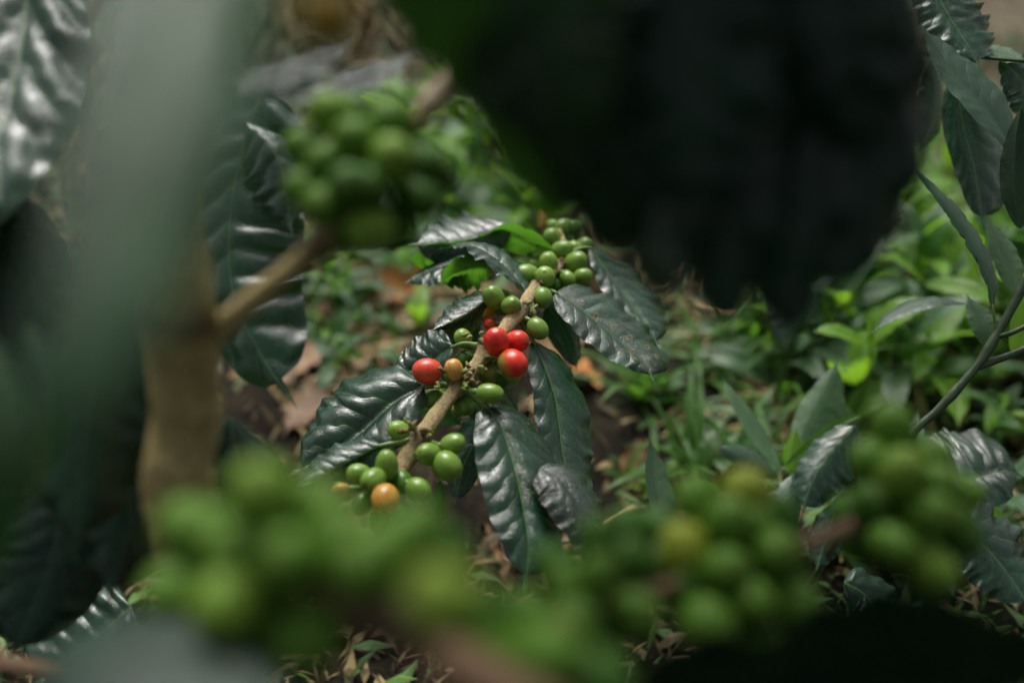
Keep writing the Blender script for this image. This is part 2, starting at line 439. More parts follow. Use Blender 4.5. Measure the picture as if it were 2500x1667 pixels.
def leaf_core(pts, Lp, Rp, nu=48, nv=11, pa=.7, pb=.75, drip=.10, veins=9, qa=.10, k=2.2, wave=.05, wavef=4.0, dome=.10, seed=1, ragged=0.0, jag=0.0, ridge=1.0):
    C, Len = catmull(pts, nu + 1)
    T, N, B = frames(C)
    u = np.linspace(0, 1, nu + 1)
    up = np.clip(u / .9, 0, 1)
    f = up ** pa * (1 - up) ** pb
    f = f / f.max()
    ss = np.clip((u - .5) / .35, 0, 1); ss = ss * ss * (3 - 2 * ss)
    f = np.maximum(f + drip * ss * np.clip((1 - u) / .15, 0, 1) * (1 - f), 0)
    f[-1] = 0; f[0] = 0
    qa *= .5; veins = max(4, veins * .8)
    rs = np.random.RandomState(seed)
    np31, np05 = [list(np.random.RandomState(seed + k_).rand(4) * 6.28) for k_ in (31, 5)]
    sides = {}
    for key, E in (('L', Lp), ('R', Rp)):
        E = np.asarray(E, float)
        i = int(np.argmin(np.linalg.norm(C[4:-4] - E, axis=1))) + 4
        v = E - C[i]; v = v - T[i] * (v @ T[i])
        a, c = (v @ B[i]) / f[i], (v @ N[i]) / f[i]
        sides[key] = a * B + c * N
    VL, VR = sides['L'], sides['R']
    nL = unit(np.cross(T, VL)); nR = unit(np.cross(VR, T))
    cols = np.concatenate([-np.linspace(1, 0, nv)[:-1], np.linspace(0, 1, nv)])
    vj = rs.uniform(.45, 1.3, 400)
    Vs, ph, md, sd, uvv = [], [], [], [], []
    for i in range(nu + 1):
        nm = unit(nL[i] + nR[i])
        for s in cols:
            v, nn, w = (VL[i], nL[i], 0) if s < 0 else (VR[i], nR[i], 1)
            a = abs(s); Wd = np.linalg.norm(v)
            fe = f[i] * (1 + ragged * sn(u[i] * 22 + w * 9, np05) * a) if ragged else f[i]
            if jag: fe *= 1 - jag * a * (np.sin(u[i] * 40 + w * 3 + seed) > .55) * rs.rand()
            nrm = unit(nm * (1 - a) ** 2 + nn * (1 - (1 - a) ** 2))
            p = veins * u[i] ** .92 - (k * a - .55 * a * a * k * .5) * f[i] ** .6 + w * .42 + 10
            p += .42 * sn(u[i] * 3.2 + w * 5.0 + a * .5, np31)
            fr = p - math.floor(p)
            q = (1 - abs(2 * fr - 1) ** 2.2) * vj[int(p) % 200 + 200 * w]
            env = (a ** .45) * (1 - a ** 5 * .7) * f[i] ** .5
            h = qa * Wd * .42 * (q - .5) * env * ridge + dome * Wd * math.sin(math.pi * a ** .8) * f[i]
            h += wave * Wd * a ** 2.5 * (math.sin(2 * math.pi * wavef * u[i] + seed + w * 2.1) + .6 * math.sin(2 * math.pi * wavef * 2.3 * u[i] + seed * 2 + w)) * f[i] ** .4
            Vs.append(C[i] + v * a * fe + nrm * h)
            ph.append(p); md.append(a * f[i] * Wd + 1e-3 * .35 * u[i]); sd.append(a); uvv.append((u[i], s, 0))
    nc = len(cols)
    Fc = []
    for i in range(nu):
        for j in range(nc - 1):
            a, b_ = i * nc + j, i * nc + j + 1
            Fc.append((a, b_, b_ + nc, a + nc))
    return np.array(Vs), Fc, {'phase': ('FLOAT', ph), 'mid': ('FLOAT', md), 'side': ('FLOAT', sd), 'luv': ('FLOAT_VECTOR', uvv)}, nm, (C, T, nL, nR)


def leaf(parent, mat, pts, L, R, petiole=None, pet_r=.0011, under=False, name='leaf', label=None, pet_mat='petiole', world=False, **kw):
    w = (lambda p: np.asarray(p, float)) if world else (lambda p: P(*p))
    C, Lp, Rp = [w(p) for p in pts], w(L), w(R)
    V, Fc, A, _, (Cc, T, nL, nR) = leaf_core(C, Lp, Rp, **kw)
    i = len(Cc) // 2
    facing = (unit(nL[i] + nR[i]) @ (CP - Cc[i])) > 0
    if not world and facing == under:
        V, Fc, A, _, (Cc, T, nL, nR) = leaf_core(C, Rp, Lp, **kw)
    o = add(name, mesh_from(name, V - origin_of(parent), Fc, A), M[mat] if isinstance(mat, str) else mat, parent, label=label)
    if petiole:
        pp = [w(p) for p in petiole] + [C[0], Cc[2]]
        Vt, Ft, At = tube_mesh('petiole', pp, [pet_r * 1.25, pet_r, pet_r, pet_r * .6], sides=8, bumpy=.03)
        add('petiole', mesh_from('petiole', Vt - origin_of(parent), Ft, At), M[pet_mat], o)
    return o


# cherry base meshes: a plump drupe, tip (navel) at +z, slightly grooved sides
def cherry_mesh(seed, pinch):
    nu, nv = 22, 28
    V, loc, Fc = [], [], []
    for i in range(nu + 1):
        th = math.pi * i / nu
        for j in range(nv):
            a = 2 * math.pi * j / nv
            z = math.cos(th); r = math.sin(th) ** (.92)
            r *= 1 + pinch * z * .5 + .025 * math.cos(2 * a + seed) + .012 * math.cos(3 * a + seed * 2)
            r *= 1 - .02 * (1 + math.cos(2 * a)) * (1 if abs(math.sin(a)) < .2 else 0)
            zz = z
            if z > .9: zz = z - .55 * max(0, .16 - math.sin(th)) ** 1 * .35
            V.append((r * math.cos(a), r * math.sin(a), zz)); loc.append((math.sin(th) * math.cos(a), math.sin(th) * math.sin(a), z))
    for i in range(nu):
        for j in range(nv):
            k = (j + 1) % nv
            Fc.append((i * nv + j, (i + 1) * nv + j, (i + 1) * nv + k, i * nv + k))
    return mesh_from('cherry', V, Fc, {'loc': ('FLOAT_VECTOR', loc)})


CH = [cherry_mesh(0, .0), cherry_mesh(1.3, -.12), cherry_mesh(2.6, .10)]
NEARM = {'near_yg': 'near_yg', 'green': 'near', 'lightgreen': 'near_light', 'darkgreen': 'near_dark', 'yellow': 'near_yellow'}
for me in CH: me.materials.append(M['green'])
nch = 0


def cherry(parent, px, py, w, h, d, mat='green', tip=None, twig=None, ang=None, label=None, stalk=True, lng=None):
    """one coffee cherry at photo pixel (px, py); tip = image direction of its navel (x right, y down, t towards the lens)"""
    global nch
    nch += 1
    c = P(px, py, d)
    w, h = (w * 1.07, h * 1.07) if d > .3 else (w * 1.0, h * 1.0)
    r = min(w, h) / 2 * d / F
    rl = max(w, h) / 2 * d / F
    if max(w, h) / min(w, h) < 1.12: rl = r * rnd.uniform(1.12, 1.28)
    tw = None
    if twig is not None:
        i = int(np.argmin(np.linalg.norm(twig - c, axis=1))); tw = twig[i]
    if tip is None:
        if ang is not None: tip = (math.cos(math.radians(ang)), math.sin(math.radians(ang)), .25)
        elif tw is not None:
            v = unit(c - tw); tip = (v @ RIGHT, -(v @ UP), -(v @ FWD) + .35)
        else: tip = (rnd.uniform(-1, 1), rnd.uniform(-1, 1), rnd.uniform(.2, 1.2))
    z = unit(RIGHT * tip[0] - UP * tip[1] - FWD * tip[2])
    q = Vector(z).to_track_quat('Z', 'Y') @ Quaternion((0, 0, 1), rnd.uniform(0, 6.28))
    me = CH[nch % 3]
    o = add('cherry', me, M[mat], parent, label=label)
    base = origin_of(parent)
    o.location = Vector(c - base); o.rotation_mode = 'QUATERNION'; o.rotation_quaternion = q; o.scale = (r, r, rl)
    if stalk and tw is not None:
        b0 = c - z * rl * .9
        mw = Matrix.LocRotScale(Vector(c), q, Vector((r, r, rl)))
        mid = (b0 + tw) / 2 - z * rl * .15
        if np.linalg.norm(b0 - tw) < .035:
            Vt, Ft, At = tube_mesh('stalk', [tw, mid, b0], [.0013, .0011, .0016], sides=7, n=9, bumpy=.06)
            so = add('stalk', mesh_from('stalk', Vt - c, Ft, At), M['petiole'], o)
            so.matrix_parent_inverse = (mw.inverted() @ Matrix.Translation(Vector(c)))
    return o


def bracts(parent, c, n, size, seed, mats=('node_scale', 'bract_green')):
    """dry scales and old flower stalks crowding a node of the twig: one mesh each"""
    r = np.random.RandomState(seed)
    for m_i, mat in enumerate(mats):
        V, Fc = [], []
        A = {'tuv': [], 'node': []}
        for _ in range(n if m_i == 0 else max(2, n // 2)):
            d = unit(r.normal(size=3) + np.array([0, 0, .3]))
            s = size * r.uniform(.5, 1.2)
            o = c + r.normal(size=3) * size * .35 + d * size * .4
            v, f, a = tube_mesh('b', [o, o + d * s * .5 + r.normal(size=3) * s * .15, o + d * s], [s * .22, s * .28, s * .12], sides=6, n=6, bumpy=.25, seed=int(r.randint(99)))
            k = len(V)
            V += list(v); Fc += [tuple(q + k for q in t) for t in f]
            A['tuv'] += list(a['tuv'][1]); A['node'] += list(a['node'][1])
        add('bract', mesh_from('bract', np.array(V) - origin_of(parent), Fc, {'tuv': ('FLOAT_VECTOR', A['tuv']), 'node': ('FLOAT', A['node'])}), M[mat], parent)


# ================================================================== 1. the branch in focus
tw_px = [z1(640, 1660, .452), z1(720, 1530, .458), z1(800, 1400, .464), z1(880, 1290, .470), z1(960, 1180, .476), z1(1060, 1060, .483), z1(1175, 915, .491),
         z1(1250, 830, .497), z1(1320, 735, .503), z1(1395, 650, .511), z1(1450, 555, .522), z1(1530, 470, .54), z1(1610, 400, .56), z1(1640, 290, .575), z1(1610, 190, .59)]
TWP = [P(*p) for p in tw_px]
HERO = root('coffee_branch', P(*tw_px[2]), 'sharp coffee branch with three ripe red cherries, green cherries and glossy dark leaves', 'branch')
TW, TWL = catmull(TWP, 240)
nodes = []
for q in (z1(800, 1400, .464), z1(1030, 1070, .483), z1(1190, 880, .494), z1(1390, 660, .51), z1(1480, 510, .53), z1(1620, 390, .56)):
    nodes.append(int(np.argmin(np.linalg.norm(TW - P(*q), axis=1))) / 239)
tube('twig', TWP, [.0047, .0042, .0039, .0036, .0034, .0034, .0035, .0035, .0032, .0028, .0022, .002, .0018, .0016, .0013], M['twig'], HERO,
     sides=20, n=150, bumpy=.07, nodes=nodes, seed=3)
for i, q in enumerate(nodes):
    bracts(HERO, TW[int(q * 239)] + UP * .001, 9 if i < 4 else 5, .0042 if i < 4 else .003, 20 + i)
for i, (x, y, d) in enumerate([(1140, 800, .492), (1455, 670, .505), (945, 1040, .478), (1120, 1060, .474), (1150, 1055, .472), (1105, 1000, .474), (770, 1330, .456), (885, 1370, .457)]):
    bracts(HERO, P(*z1(x, y, d)), 3, .0048, 50 + i, mats=('bract_green', 'node_scale'))

HQ = dict(nu=84, nv=20)
# big glossy leaf at the left of the branch
leaf(HERO, 'coffee_gloss', [z1(835, 1092, .484), z1(660, 1188, .482), z1(490, 1345, .478), z1(300, 1480, .474), z1(50, 1600, .470)],
     z1(330, 1105, .500), z1(770, 1330, .470), petiole=[z1(1000, 1085, .482), z1(920, 1080, .485)], pet_r=.0016, veins=8, qa=.26, k=2.3, dome=.22, wave=.05, seed=4, pa=.55, pb=.62, **HQ)
# folded leaf below it
leaf(HERO, 'coffee', [z2(590, 440, .458), z2(480, 490, .456), z2(340, 565, .452), z2(200, 645, .449), z2(70, 735, .446)],
     z2(320, 440, .464), z2(345, 600, .462), petiole=[z2(750, 408, .460), z2(680, 425, .459)], pet_r=.0013, veins=9, qa=.3, dome=.15, wave=.05, seed=9, pa=.6, pb=.7, **HQ)
# small leaf behind, left of the red cherries
leaf(HERO, 'coffee_gloss', [z1(1000, 862, .497), z1(940, 905, .500), z1(860, 960, .503), z1(740, 1010, .506), z1(600, 1030, .51)],
     z1(790, 810, .515), z1(930, 1000, .495), petiole=[z1(1145, 855, .493), z1(1070, 845, .496)], pet_r=.0014, veins=7, qa=.36, dome=.15, seed=12, pa=.45, pb=.6, **HQ)
# leaf above it, its far half hanging down
leaf(HERO, 'coffee_gloss', [z1(1240, 545, .516), z1(1180, 600, .514), z1(1070, 680, .511), z1(960, 735, .509), z1(865, 772, .507)],
     z1(1090, 560, .524), z1(1115, 770, .525), petiole=[z1(1370, 600, .516), z1(1310, 548, .519)], veins=9, qa=.14, dome=.10, seed=15, **HQ)
# pale topped leaf under the upper cherries
leaf(HERO, 'coffee_gloss', [z1(1425, 548, .522), z1(1340, 450, .526), z1(1225, 350, .53), z1(1090, 285, .535), z1(925, 297, .54)],
     z1(1300, 320, .552), z1(1130, 345, .516), petiole=[z1(1455, 560, .523)], veins=9, qa=.22, dome=.12, seed=17, wave=.07, **HQ)
# leaf at the back with a silvery top and dark green hanging half
leaf(HERO, 'coffee', [z1(1330, 170, .578), z1(1180, 225, .572), z1(1010, 272, .566), z1(860, 272, .562), z1(740, 275, .56)],
     z1(1060, 112, .60), z1(960, 400, .565), petiole=[z1(1560, 330, .575), z1(1450, 230, .58)], veins=9, qa=.2, dome=.12, seed=19, wave=.06, pa=.5, pb=.5, **HQ)
leaf(HERO, 'coffee_green', [z1(1330, 172, .582), z1(1180, 232, .576), z1(1010, 280, .57), z1(860, 290, .566), z1(700, 400, .562)],
     z1(1000, 262, .562), z1(880, 420, .60), under=True, label='bright green underside of a hanging leaf half', veins=8, qa=.1, dome=.05, seed=20, pa=.5, pb=.5, **HQ)
# backlit bright green leaf
leaf(HERO, 'coffee_green', [z1(1580, 300, .572), z1(1480, 265, .576), z1(1380, 245, .58), z1(1270, 235, .582), z1(1160, 255, .583)],
     z1(1400, 172, .558), z1(1400, 335, .588), under=True, label='translucent bright green leaf seen from below', veins=7, qa=.14, wave=.02, dome=.12, seed=23, pa=.55, pb=.6, **HQ)
leaf(HERO, 'coffee_green', [z1(1230, 400, .54), z1(1150, 400, .54), z1(1050, 430, .54), z1(980, 460, .54), z1(912, 512, .54)],
     z1(1070, 335, .528), z1(1090, 540, .572), under=True, label='bright green leaf tip seen from below', veins=8, qa=.14, dome=.08, seed=25, **HQ)
leaf(HERO, 'coffee', [z1(1080, 340, .56), z1(1000, 380, .56), z1(900, 420, .56), z1(800, 460, .56), z1(715, 500, .56)],
     z1(880, 395, .575), z1(860, 510, .55), veins=8, qa=.25, dome=.15, seed=27, **HQ)
# spotted leaf at the right
SPOTS = [(.19, -.10, .026), (.33, -.06, .028), (.47, -.12, .024), (.60, -.18, .030), (.57, .38, .03), (.66, .25, .034), (.70, .12, .032), (.72, .42, .03), (.76, .28, .03),
         (.73, -.35, .03), (.78, -.15, .024), (.80, -.42, .026), (.83, .05, .036), (.84, -.28, .022), (.63, .55, .026), (.86, .3, .026), (.78, .6, .024), (.69, -.02, .02)]
leaf(HERO, leaf_material('hole spotted coffee leaf', rough=.30, trans=.2, spec=1.0, spots=[(a, b, r * .6) for a, b, r in SPOTS], **COFFEE),
     [z1(1590, 550, .524), z1(1700, 622, .522), z1(1850, 740, .520), z1(2000, 870, .516), z1(2100, 960, .512), z1(2168, 1085, .506)],
     z1(2010, 655, .552), z1(1730, 800, .508), petiole=[z1(1490, 520, .53), z1(1545, 535, .527)], pet_r=.0012, label='glossy leaf riddled with brown-rimmed holes', veins=9, qa=.22, dome=.12, seed=31, wave=.04, pa=.45, pb=.5, **HQ)
leaf(HERO, 'coffee', [z1(1790, 290, .57), z1(1900, 450, .565), z1(2010, 600, .558), z1(2110, 740, .55), z1(2200, 880, .542)],
     z1(2140, 520, .585), z1(1900, 600, .555), petiole=[z1(1620, 390, .565), z1(1700, 310, .57)], veins=9, qa=.18, dome=.1, seed=33, **HQ)
# long leaf right of the red cherries
leaf(HERO, 'coffee', [z1(1462, 830, .505), z1(1530, 985, .500), z1(1585, 1150, .494), z1(1612, 1330, .487), z2(1650, 560, .478), z2(1800, 860, .468)],
     z1(1465, 1190, .485), z2(1790, 330, .500), petiole=[z1(1385, 680, .51), z1(1405, 750, .511)], pet_r=.0014, veins=10, qa=.14, dome=.12, seed=36, wave=.05, pa=.55, pb=.55, **HQ)
# big central leaf hanging at the bottom
leaf(HERO, 'coffee_speck', [z1(1190, 1200, .470), z2(1268, 310, .464), z2(1322, 460, .458), z2(1372, 640, .450), z2(1412, 850, .441), z2(1432, 1020, .434), z2(1408, 1300, .425)],
     z2(1155, 640, .446), z2(1590, 560, .468), petiole=[z1(1060, 1075, .480), z1(1130, 1150, .474)], pet_r=.0016, label='dark leaf freckled with small tan specks', veins=11, qa=.24, dome=.14, seed=38, wave=.04, pa=.42, pb=.5, **HQ)
# torn, brown margined leaf beside it
leaf(HERO, 'coffee_edge', [z2(1500, 570, .450), z2(1620, 640, .447), z2(1720, 790, .442), z2(1790, 960, .438), z2(1830, 1200, .432)],
     z2(1530, 800, .438), z2(1860, 830, .455), label='dark leaf with a torn brown margin', veins=8, qa=.12, dome=.14, seed=41, wave=.05, pa=.28, pb=.6, k=3.2, **HQ)
# small hanging leaf and dark leaves behind the twig
leaf(HERO, 'midgreen', [z2(930, 640, .462), z2(910, 740, .46), z2(885, 850, .457), z2(870, 980, .454)], z2(855, 800, .468), z2(945, 820, .46),
     petiole=[z2(885, 570, .464)], pet_r=.0009, label='small pale green young leaf', veins=8, qa=.1, seed=43, nu=50, nv=12)
leaf(HERO, 'coffee', [z1(1255, 900, .51), z1(1265, 1050, .515), z1(1330, 1180, .515), z1(1400, 1260, .515)], z1(1340, 1080, .53), z1(1265, 1180, .50),
     petiole=[z1(1230, 870, .503)], veins=8, qa=.15, seed=44, nu=50, nv=12)
for k, (b0, m0, t0, l0, r0) in enumerate([
        (z1(1540, 620, .55), z1(1640, 780, .56), z1(1720, 1010, .56), z1(1560, 830, .56), z1(1720, 760, .57)),
        (z1(1010, 640, .55), z1(1060, 760, .555), z1(1120, 900, .56), z1(960, 800, .56), z1(1160, 720, .56)),
        (z1(1160, 1260, .53), z1(1130, 1400, .53), z1(1060, 1600, .53), z1(1010, 1420, .54), z1(1210, 1430, .53)),
        (z1(1120, 1420, .51), z2(1060, 560, .51), z2(1010, 780, .51), z2(960, 560, .52), z2(1150, 600, .51)),
        (z1(900, 1180, .53), z1(960, 1230, .54), z1(1060, 1320, .55), z1(900, 1300, .55), z1(1040, 1200, .55))]):
    leaf(HERO, 'coffee', [b0, m0, t0], l0, r0, veins=8, qa=.16, seed=50 + k, nu=44, nv=10)
# young shoot at the branch tip
leaf(HERO, 'yellowing', [z1(1490, 175, .60), z1(1500, 120, .602), z1(1510, 55, .605)], z1(1485, 110, .60), z1(1535, 95, .605), label='small yellowing leaf at the shoot tip', veins=6, qa=.1, seed=60, nu=30, nv=8)
leaf(HERO, 'coffee_green', [z1(1480, 180, .60), z1(1470, 130, .602), z1(1460, 70, .605)], z1(1440, 120, .60), z1(1495, 120, .605), veins=6, qa=.1, seed=61, nu=30, nv=8)

RL = {'red': 'ripe red cherry', 'redgreen': 'red cherry with a green cheek', 'redyellow': 'scarred red and yellow cherry', 'yellowred': 'scarred yellow cherry blushing red',
      'orange': 'orange ripening cherry', 'yellow': 'yellow-green cherry', 'olive': 'olive green cherry', 'gold': 'golden ripening cherry'}
hero = [
    (1575, 162, 66, 66, .60, 'lightgreen', None), (1632, 172, 88, 88, .595, 'green', None), (1690, 175, 80, 110, .60, 'darkgreen', None),
    (1575, 245, 107, 107, .585, 'green', (-.2, -.7, .5)), (1475, 300, 92, 98, .59, 'darkgreen', (-1, .3, .3)), (1512, 337, 105, 90, .572, 'green', (-.9, .4, .6)),
    (1627, 305, 122, 95, .568, 'green', (1, -.35, .5)), (1690, 305, 84, 88, .58, 'lightgreen', (.5, -.5, .3)), (1755, 285, 86, 96, .585, 'green', (.6, -.5, .3)),
    (1707, 375, 132, 108, .562, 'green', (.75, -.35, .8)), (1462, 396, 74, 66, .565, 'green', (-1, -.3, .3)), (1550, 385, 100, 108, .553, 'lightgreen', (-.1, -.9, .5)),
    (1424, 455, 120, 128, .538, 'green', (-.9, -.2, .3)), (1530, 462, 106, 120, .530, 'lightgreen', (-.05, -.35, 1)), (1660, 471, 87, 78, .552, 'green', (.4, .6, .5)),
    (1748, 458, 98, 88, .556, 'green', (1, -.2, .4)), (1515, 580, 106, 120, .520, 'green', (.15, .9, .35)),
    (1235, 578, 116, 116, .512, 'green', (-.45, -.7, .45)), (1335, 624, 108, 104, .506, 'green', (.3, -.2, 1)), (1200, 650, 112, 96, .522, 'gold', (-.8, .2, .5)),
    (1488, 757, 106, 134, .503, 'green', (.62, .72, .35)), (1215, 730, 66, 76, .515, 'redgreen', None),
    (1060, 812, 108, 92, .501, 'lightgreen', (-.5, -.8, .3)), (1068, 930, 98, 90, .500, 'darkgreen', (-.8, .3, .4)),
    (1250, 832, 146, 142, .480, 'red', (-.06, -.72, .62)), (1365, 832, 120, 130, .489, 'red', (.8, -.2, .5)), (1345, 957, 152, 152, .476, 'redgreen', (.72, .45, .55)),
    (1338, 1012, 128, 100, .492, 'green', (.4, .9, .2)), (1195, 1015, 112, 118, .494, 'olive', (.5, .3, .5)),
    (1213, 1129, 154, 108, .466, 'green', (1, .12, .15)), (853, 1002, 140, 165, .480, 'redyellow', (-.95, -.12, .1)), (1008, 995, 128, 100, .478, 'yellowred', (-.3, -.9, .3)),
    (890, 1160, 114, 112, .488, 'green', (-.6, .3, .3)), (1065, 1200, 108, 122, .484, 'green', (.4, .5, .6)), (1030, 1222, 72, 84, .490, 'lightgreen', (-.2, .8, .3)), (1130, 1232, 86, 96, .494, 'darkgreen', None),
    (690, 1342, 108, 112, .462, 'lightgreen', (-.8, -.3, .4)),
]
for (x, y, w, h, d, c, t) in hero:
    px, py, _ = z1(x, y, d)
    if y < 500: w, h = w * 1.07, h * 1.07
    cherry(HERO, px, py, w * .42535, h * .42535, d, c, tip=t, twig=TW, label=RL.get(c))
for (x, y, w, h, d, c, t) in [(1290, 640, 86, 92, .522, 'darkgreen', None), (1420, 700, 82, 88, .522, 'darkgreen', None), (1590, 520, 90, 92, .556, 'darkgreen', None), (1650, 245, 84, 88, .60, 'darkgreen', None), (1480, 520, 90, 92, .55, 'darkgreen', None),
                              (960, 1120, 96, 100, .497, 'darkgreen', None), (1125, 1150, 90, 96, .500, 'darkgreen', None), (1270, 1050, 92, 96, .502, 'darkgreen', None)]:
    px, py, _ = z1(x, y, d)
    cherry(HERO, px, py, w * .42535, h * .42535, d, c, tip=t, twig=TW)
hero2 = [(860, 490, 136, 126, .450, 'green', (-.5, -.2, .8)), (1000, 430, 146, 112, .455, 'green', (1, -.25, .3)), (968, 557, 150, 166, .448, 'green', (.7, .7, .3)),
         (620, 555, 128, 182, .443, 'green', (.05, -1, .3)), (545, 638, 130, 132, .436, 'green', (-.5, .4, .7)), (462, 604, 118, 140, .444, 'green', (-.9, -.2, .4)),
         (612, 747, 150, 172, .430, 'orange', (0, .7, .7)), (712, 650, 112, 116, .446, 'darkgreen', (.3, .7, .3)), (802, 695, 130, 152, .440, 'green', (.8, .5, .3)),
         (480, 775, 112, 132, .440, 'darkgreen', (-.6, .8, .2)), (358, 692, 100, 78, .436, 'orange', (-1, .1, .2)), (690, 820, 120, 130, .446, 'darkgreen', None), (580, 860, 120, 130, .448, 'green', None)]
for (x, y, w, h, d, c, t) in hero2:
    px, py, _ = z2(x, y, d)
    cherry(HERO, px, py, w * .42535, h * .42535, d, c, tip=t, twig=TW, label=RL.get(c))

# ================================================================== 2. blurred plant at the left: trunk, side twig with fruit, big leaves
LEFT = root('coffee_plant', (P(450, 950, .30)[0], P(450, 950, .30)[1], 0.0), 'blurred brown coffee trunk at left with a tan fruiting side twig and hanging leaves', 'coffee plant')
t0, t1 = P(455, 1000, .300), P(425, 560, .292)
ax = unit(t1 - t0)
tr_pts = [P(470, 1350, .326) * [1, 1, 0] + [0, .01, -.02], P(470, 1350, .326), P(458, 1000, .302), P(430, 560, .276), P(400, 100, .255), P(380, -600, .235)]
tube('trunk', tr_pts, [.0135, .0128, .0122, .0105, .009, .007], M['trunk'], LEFT, sides=22, n=90, bumpy=.08, nodes=(.72,), node_gain=.1, seed=8)
for (a, b_) in (((400, 1260), (378, 980)), ((545, 1240), (528, 960))):
    pass
eb = [P(470, 850, .296), P(560, 780, .288), P(680, 680, .28), P(800, 580, .274), P(904, 450, .272), P(1000, 320, .274), P(1085, 215, .276)]
tube('branch', eb, [.0052, .0036, .0031, .003, .0029, .0027, .003], M['twig_tan'], LEFT, sides=14, n=60, bumpy=.06, nodes=(.5, .68, .78), seed=4)
tube('branch_stub', [P(1036, 268, .2745), P(1070, 236, .275), P(1108, 196, .276)], [.0036, .004, .0041], plain_material('pale cut wood', (.42, .30, .20), (.55, .42, .30), .7, 200.), LEFT, sides=14, n=12, bumpy=.05, label='pale cut end of the side twig')
EB, _ = catmull(eb, 80)
for (x, y, w, h, d, c) in [(814, 285, 112, 118, .268, 'lightgreen'), (957, 305, 135, 120, .270, 'green'), (745, 367, 100, 104, .272, 'green'), (957, 388, 118, 116, .258, 'lightgreen'), (800, 400, 105, 110, .262, 'green'),
                           (745, 468, 104, 106, .266, 'green'), (792, 505, 110, 112, .260, 'green'), (904, 560, 124, 120, .258, 'lightgreen'), (900, 460, 110, 110, .256, 'darkgreen'), (1030, 402, 112, 112, .272, 'darkgreen'),
                           (1020, 480, 108, 112, .270, 'darkgreen'), (872, 345, 114, 114, .262, 'green'), (852, 455, 110, 110, .252, 'darkgreen'), (1062, 425, 90, 100, .28, 'darkgreen'), (880, 280, 100, 100, .278, 'darkgreen'),
                           (960, 545, 100, 104, .272, 'darkgreen'), (840, 570, 90, 90, .276, 'darkgreen')]:
    cherry(LEFT, x, y, w, h, d, NEARM[c], twig=EB, stalk=False)
MQ = dict(nu=50, nv=12)
leaf(LEFT, 'coffee_pale', [(480, -420, .155), (450, -60, .134), (390, 230, .119), (310, 520, .109), (210, 850, .102), (120, 1300, .099)], (625, 230, .128), (170, 330, .113),
     petiole=[(430, -600, .24)], label='huge pale green leaf hanging very close to the lens', veins=7, qa=.6, dome=.14, seed=70, pa=.5, pb=.6, **MQ)
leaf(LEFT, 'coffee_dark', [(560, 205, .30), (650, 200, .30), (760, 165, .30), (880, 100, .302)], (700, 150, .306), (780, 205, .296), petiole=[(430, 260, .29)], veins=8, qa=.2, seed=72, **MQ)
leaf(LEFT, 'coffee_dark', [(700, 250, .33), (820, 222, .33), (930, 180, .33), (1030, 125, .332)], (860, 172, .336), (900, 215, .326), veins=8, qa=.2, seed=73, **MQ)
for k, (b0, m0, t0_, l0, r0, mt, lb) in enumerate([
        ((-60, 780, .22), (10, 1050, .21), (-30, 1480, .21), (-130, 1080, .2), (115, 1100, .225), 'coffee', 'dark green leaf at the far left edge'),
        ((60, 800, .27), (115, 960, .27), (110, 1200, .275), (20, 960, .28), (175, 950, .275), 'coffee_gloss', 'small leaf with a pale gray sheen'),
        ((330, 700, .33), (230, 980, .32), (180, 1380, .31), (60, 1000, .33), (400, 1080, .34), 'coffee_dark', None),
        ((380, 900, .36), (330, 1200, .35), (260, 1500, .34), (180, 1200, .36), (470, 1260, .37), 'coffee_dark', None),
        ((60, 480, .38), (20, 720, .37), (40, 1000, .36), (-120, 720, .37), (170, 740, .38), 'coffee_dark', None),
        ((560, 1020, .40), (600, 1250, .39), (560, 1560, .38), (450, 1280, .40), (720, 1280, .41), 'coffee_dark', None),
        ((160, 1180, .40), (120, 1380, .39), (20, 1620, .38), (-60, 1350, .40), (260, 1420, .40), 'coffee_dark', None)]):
    leaf(LEFT, mt, [b0, m0, t0_], l0, r0, label=lb, veins=8, qa=.22, dome=.12, seed=80 + k, **MQ)

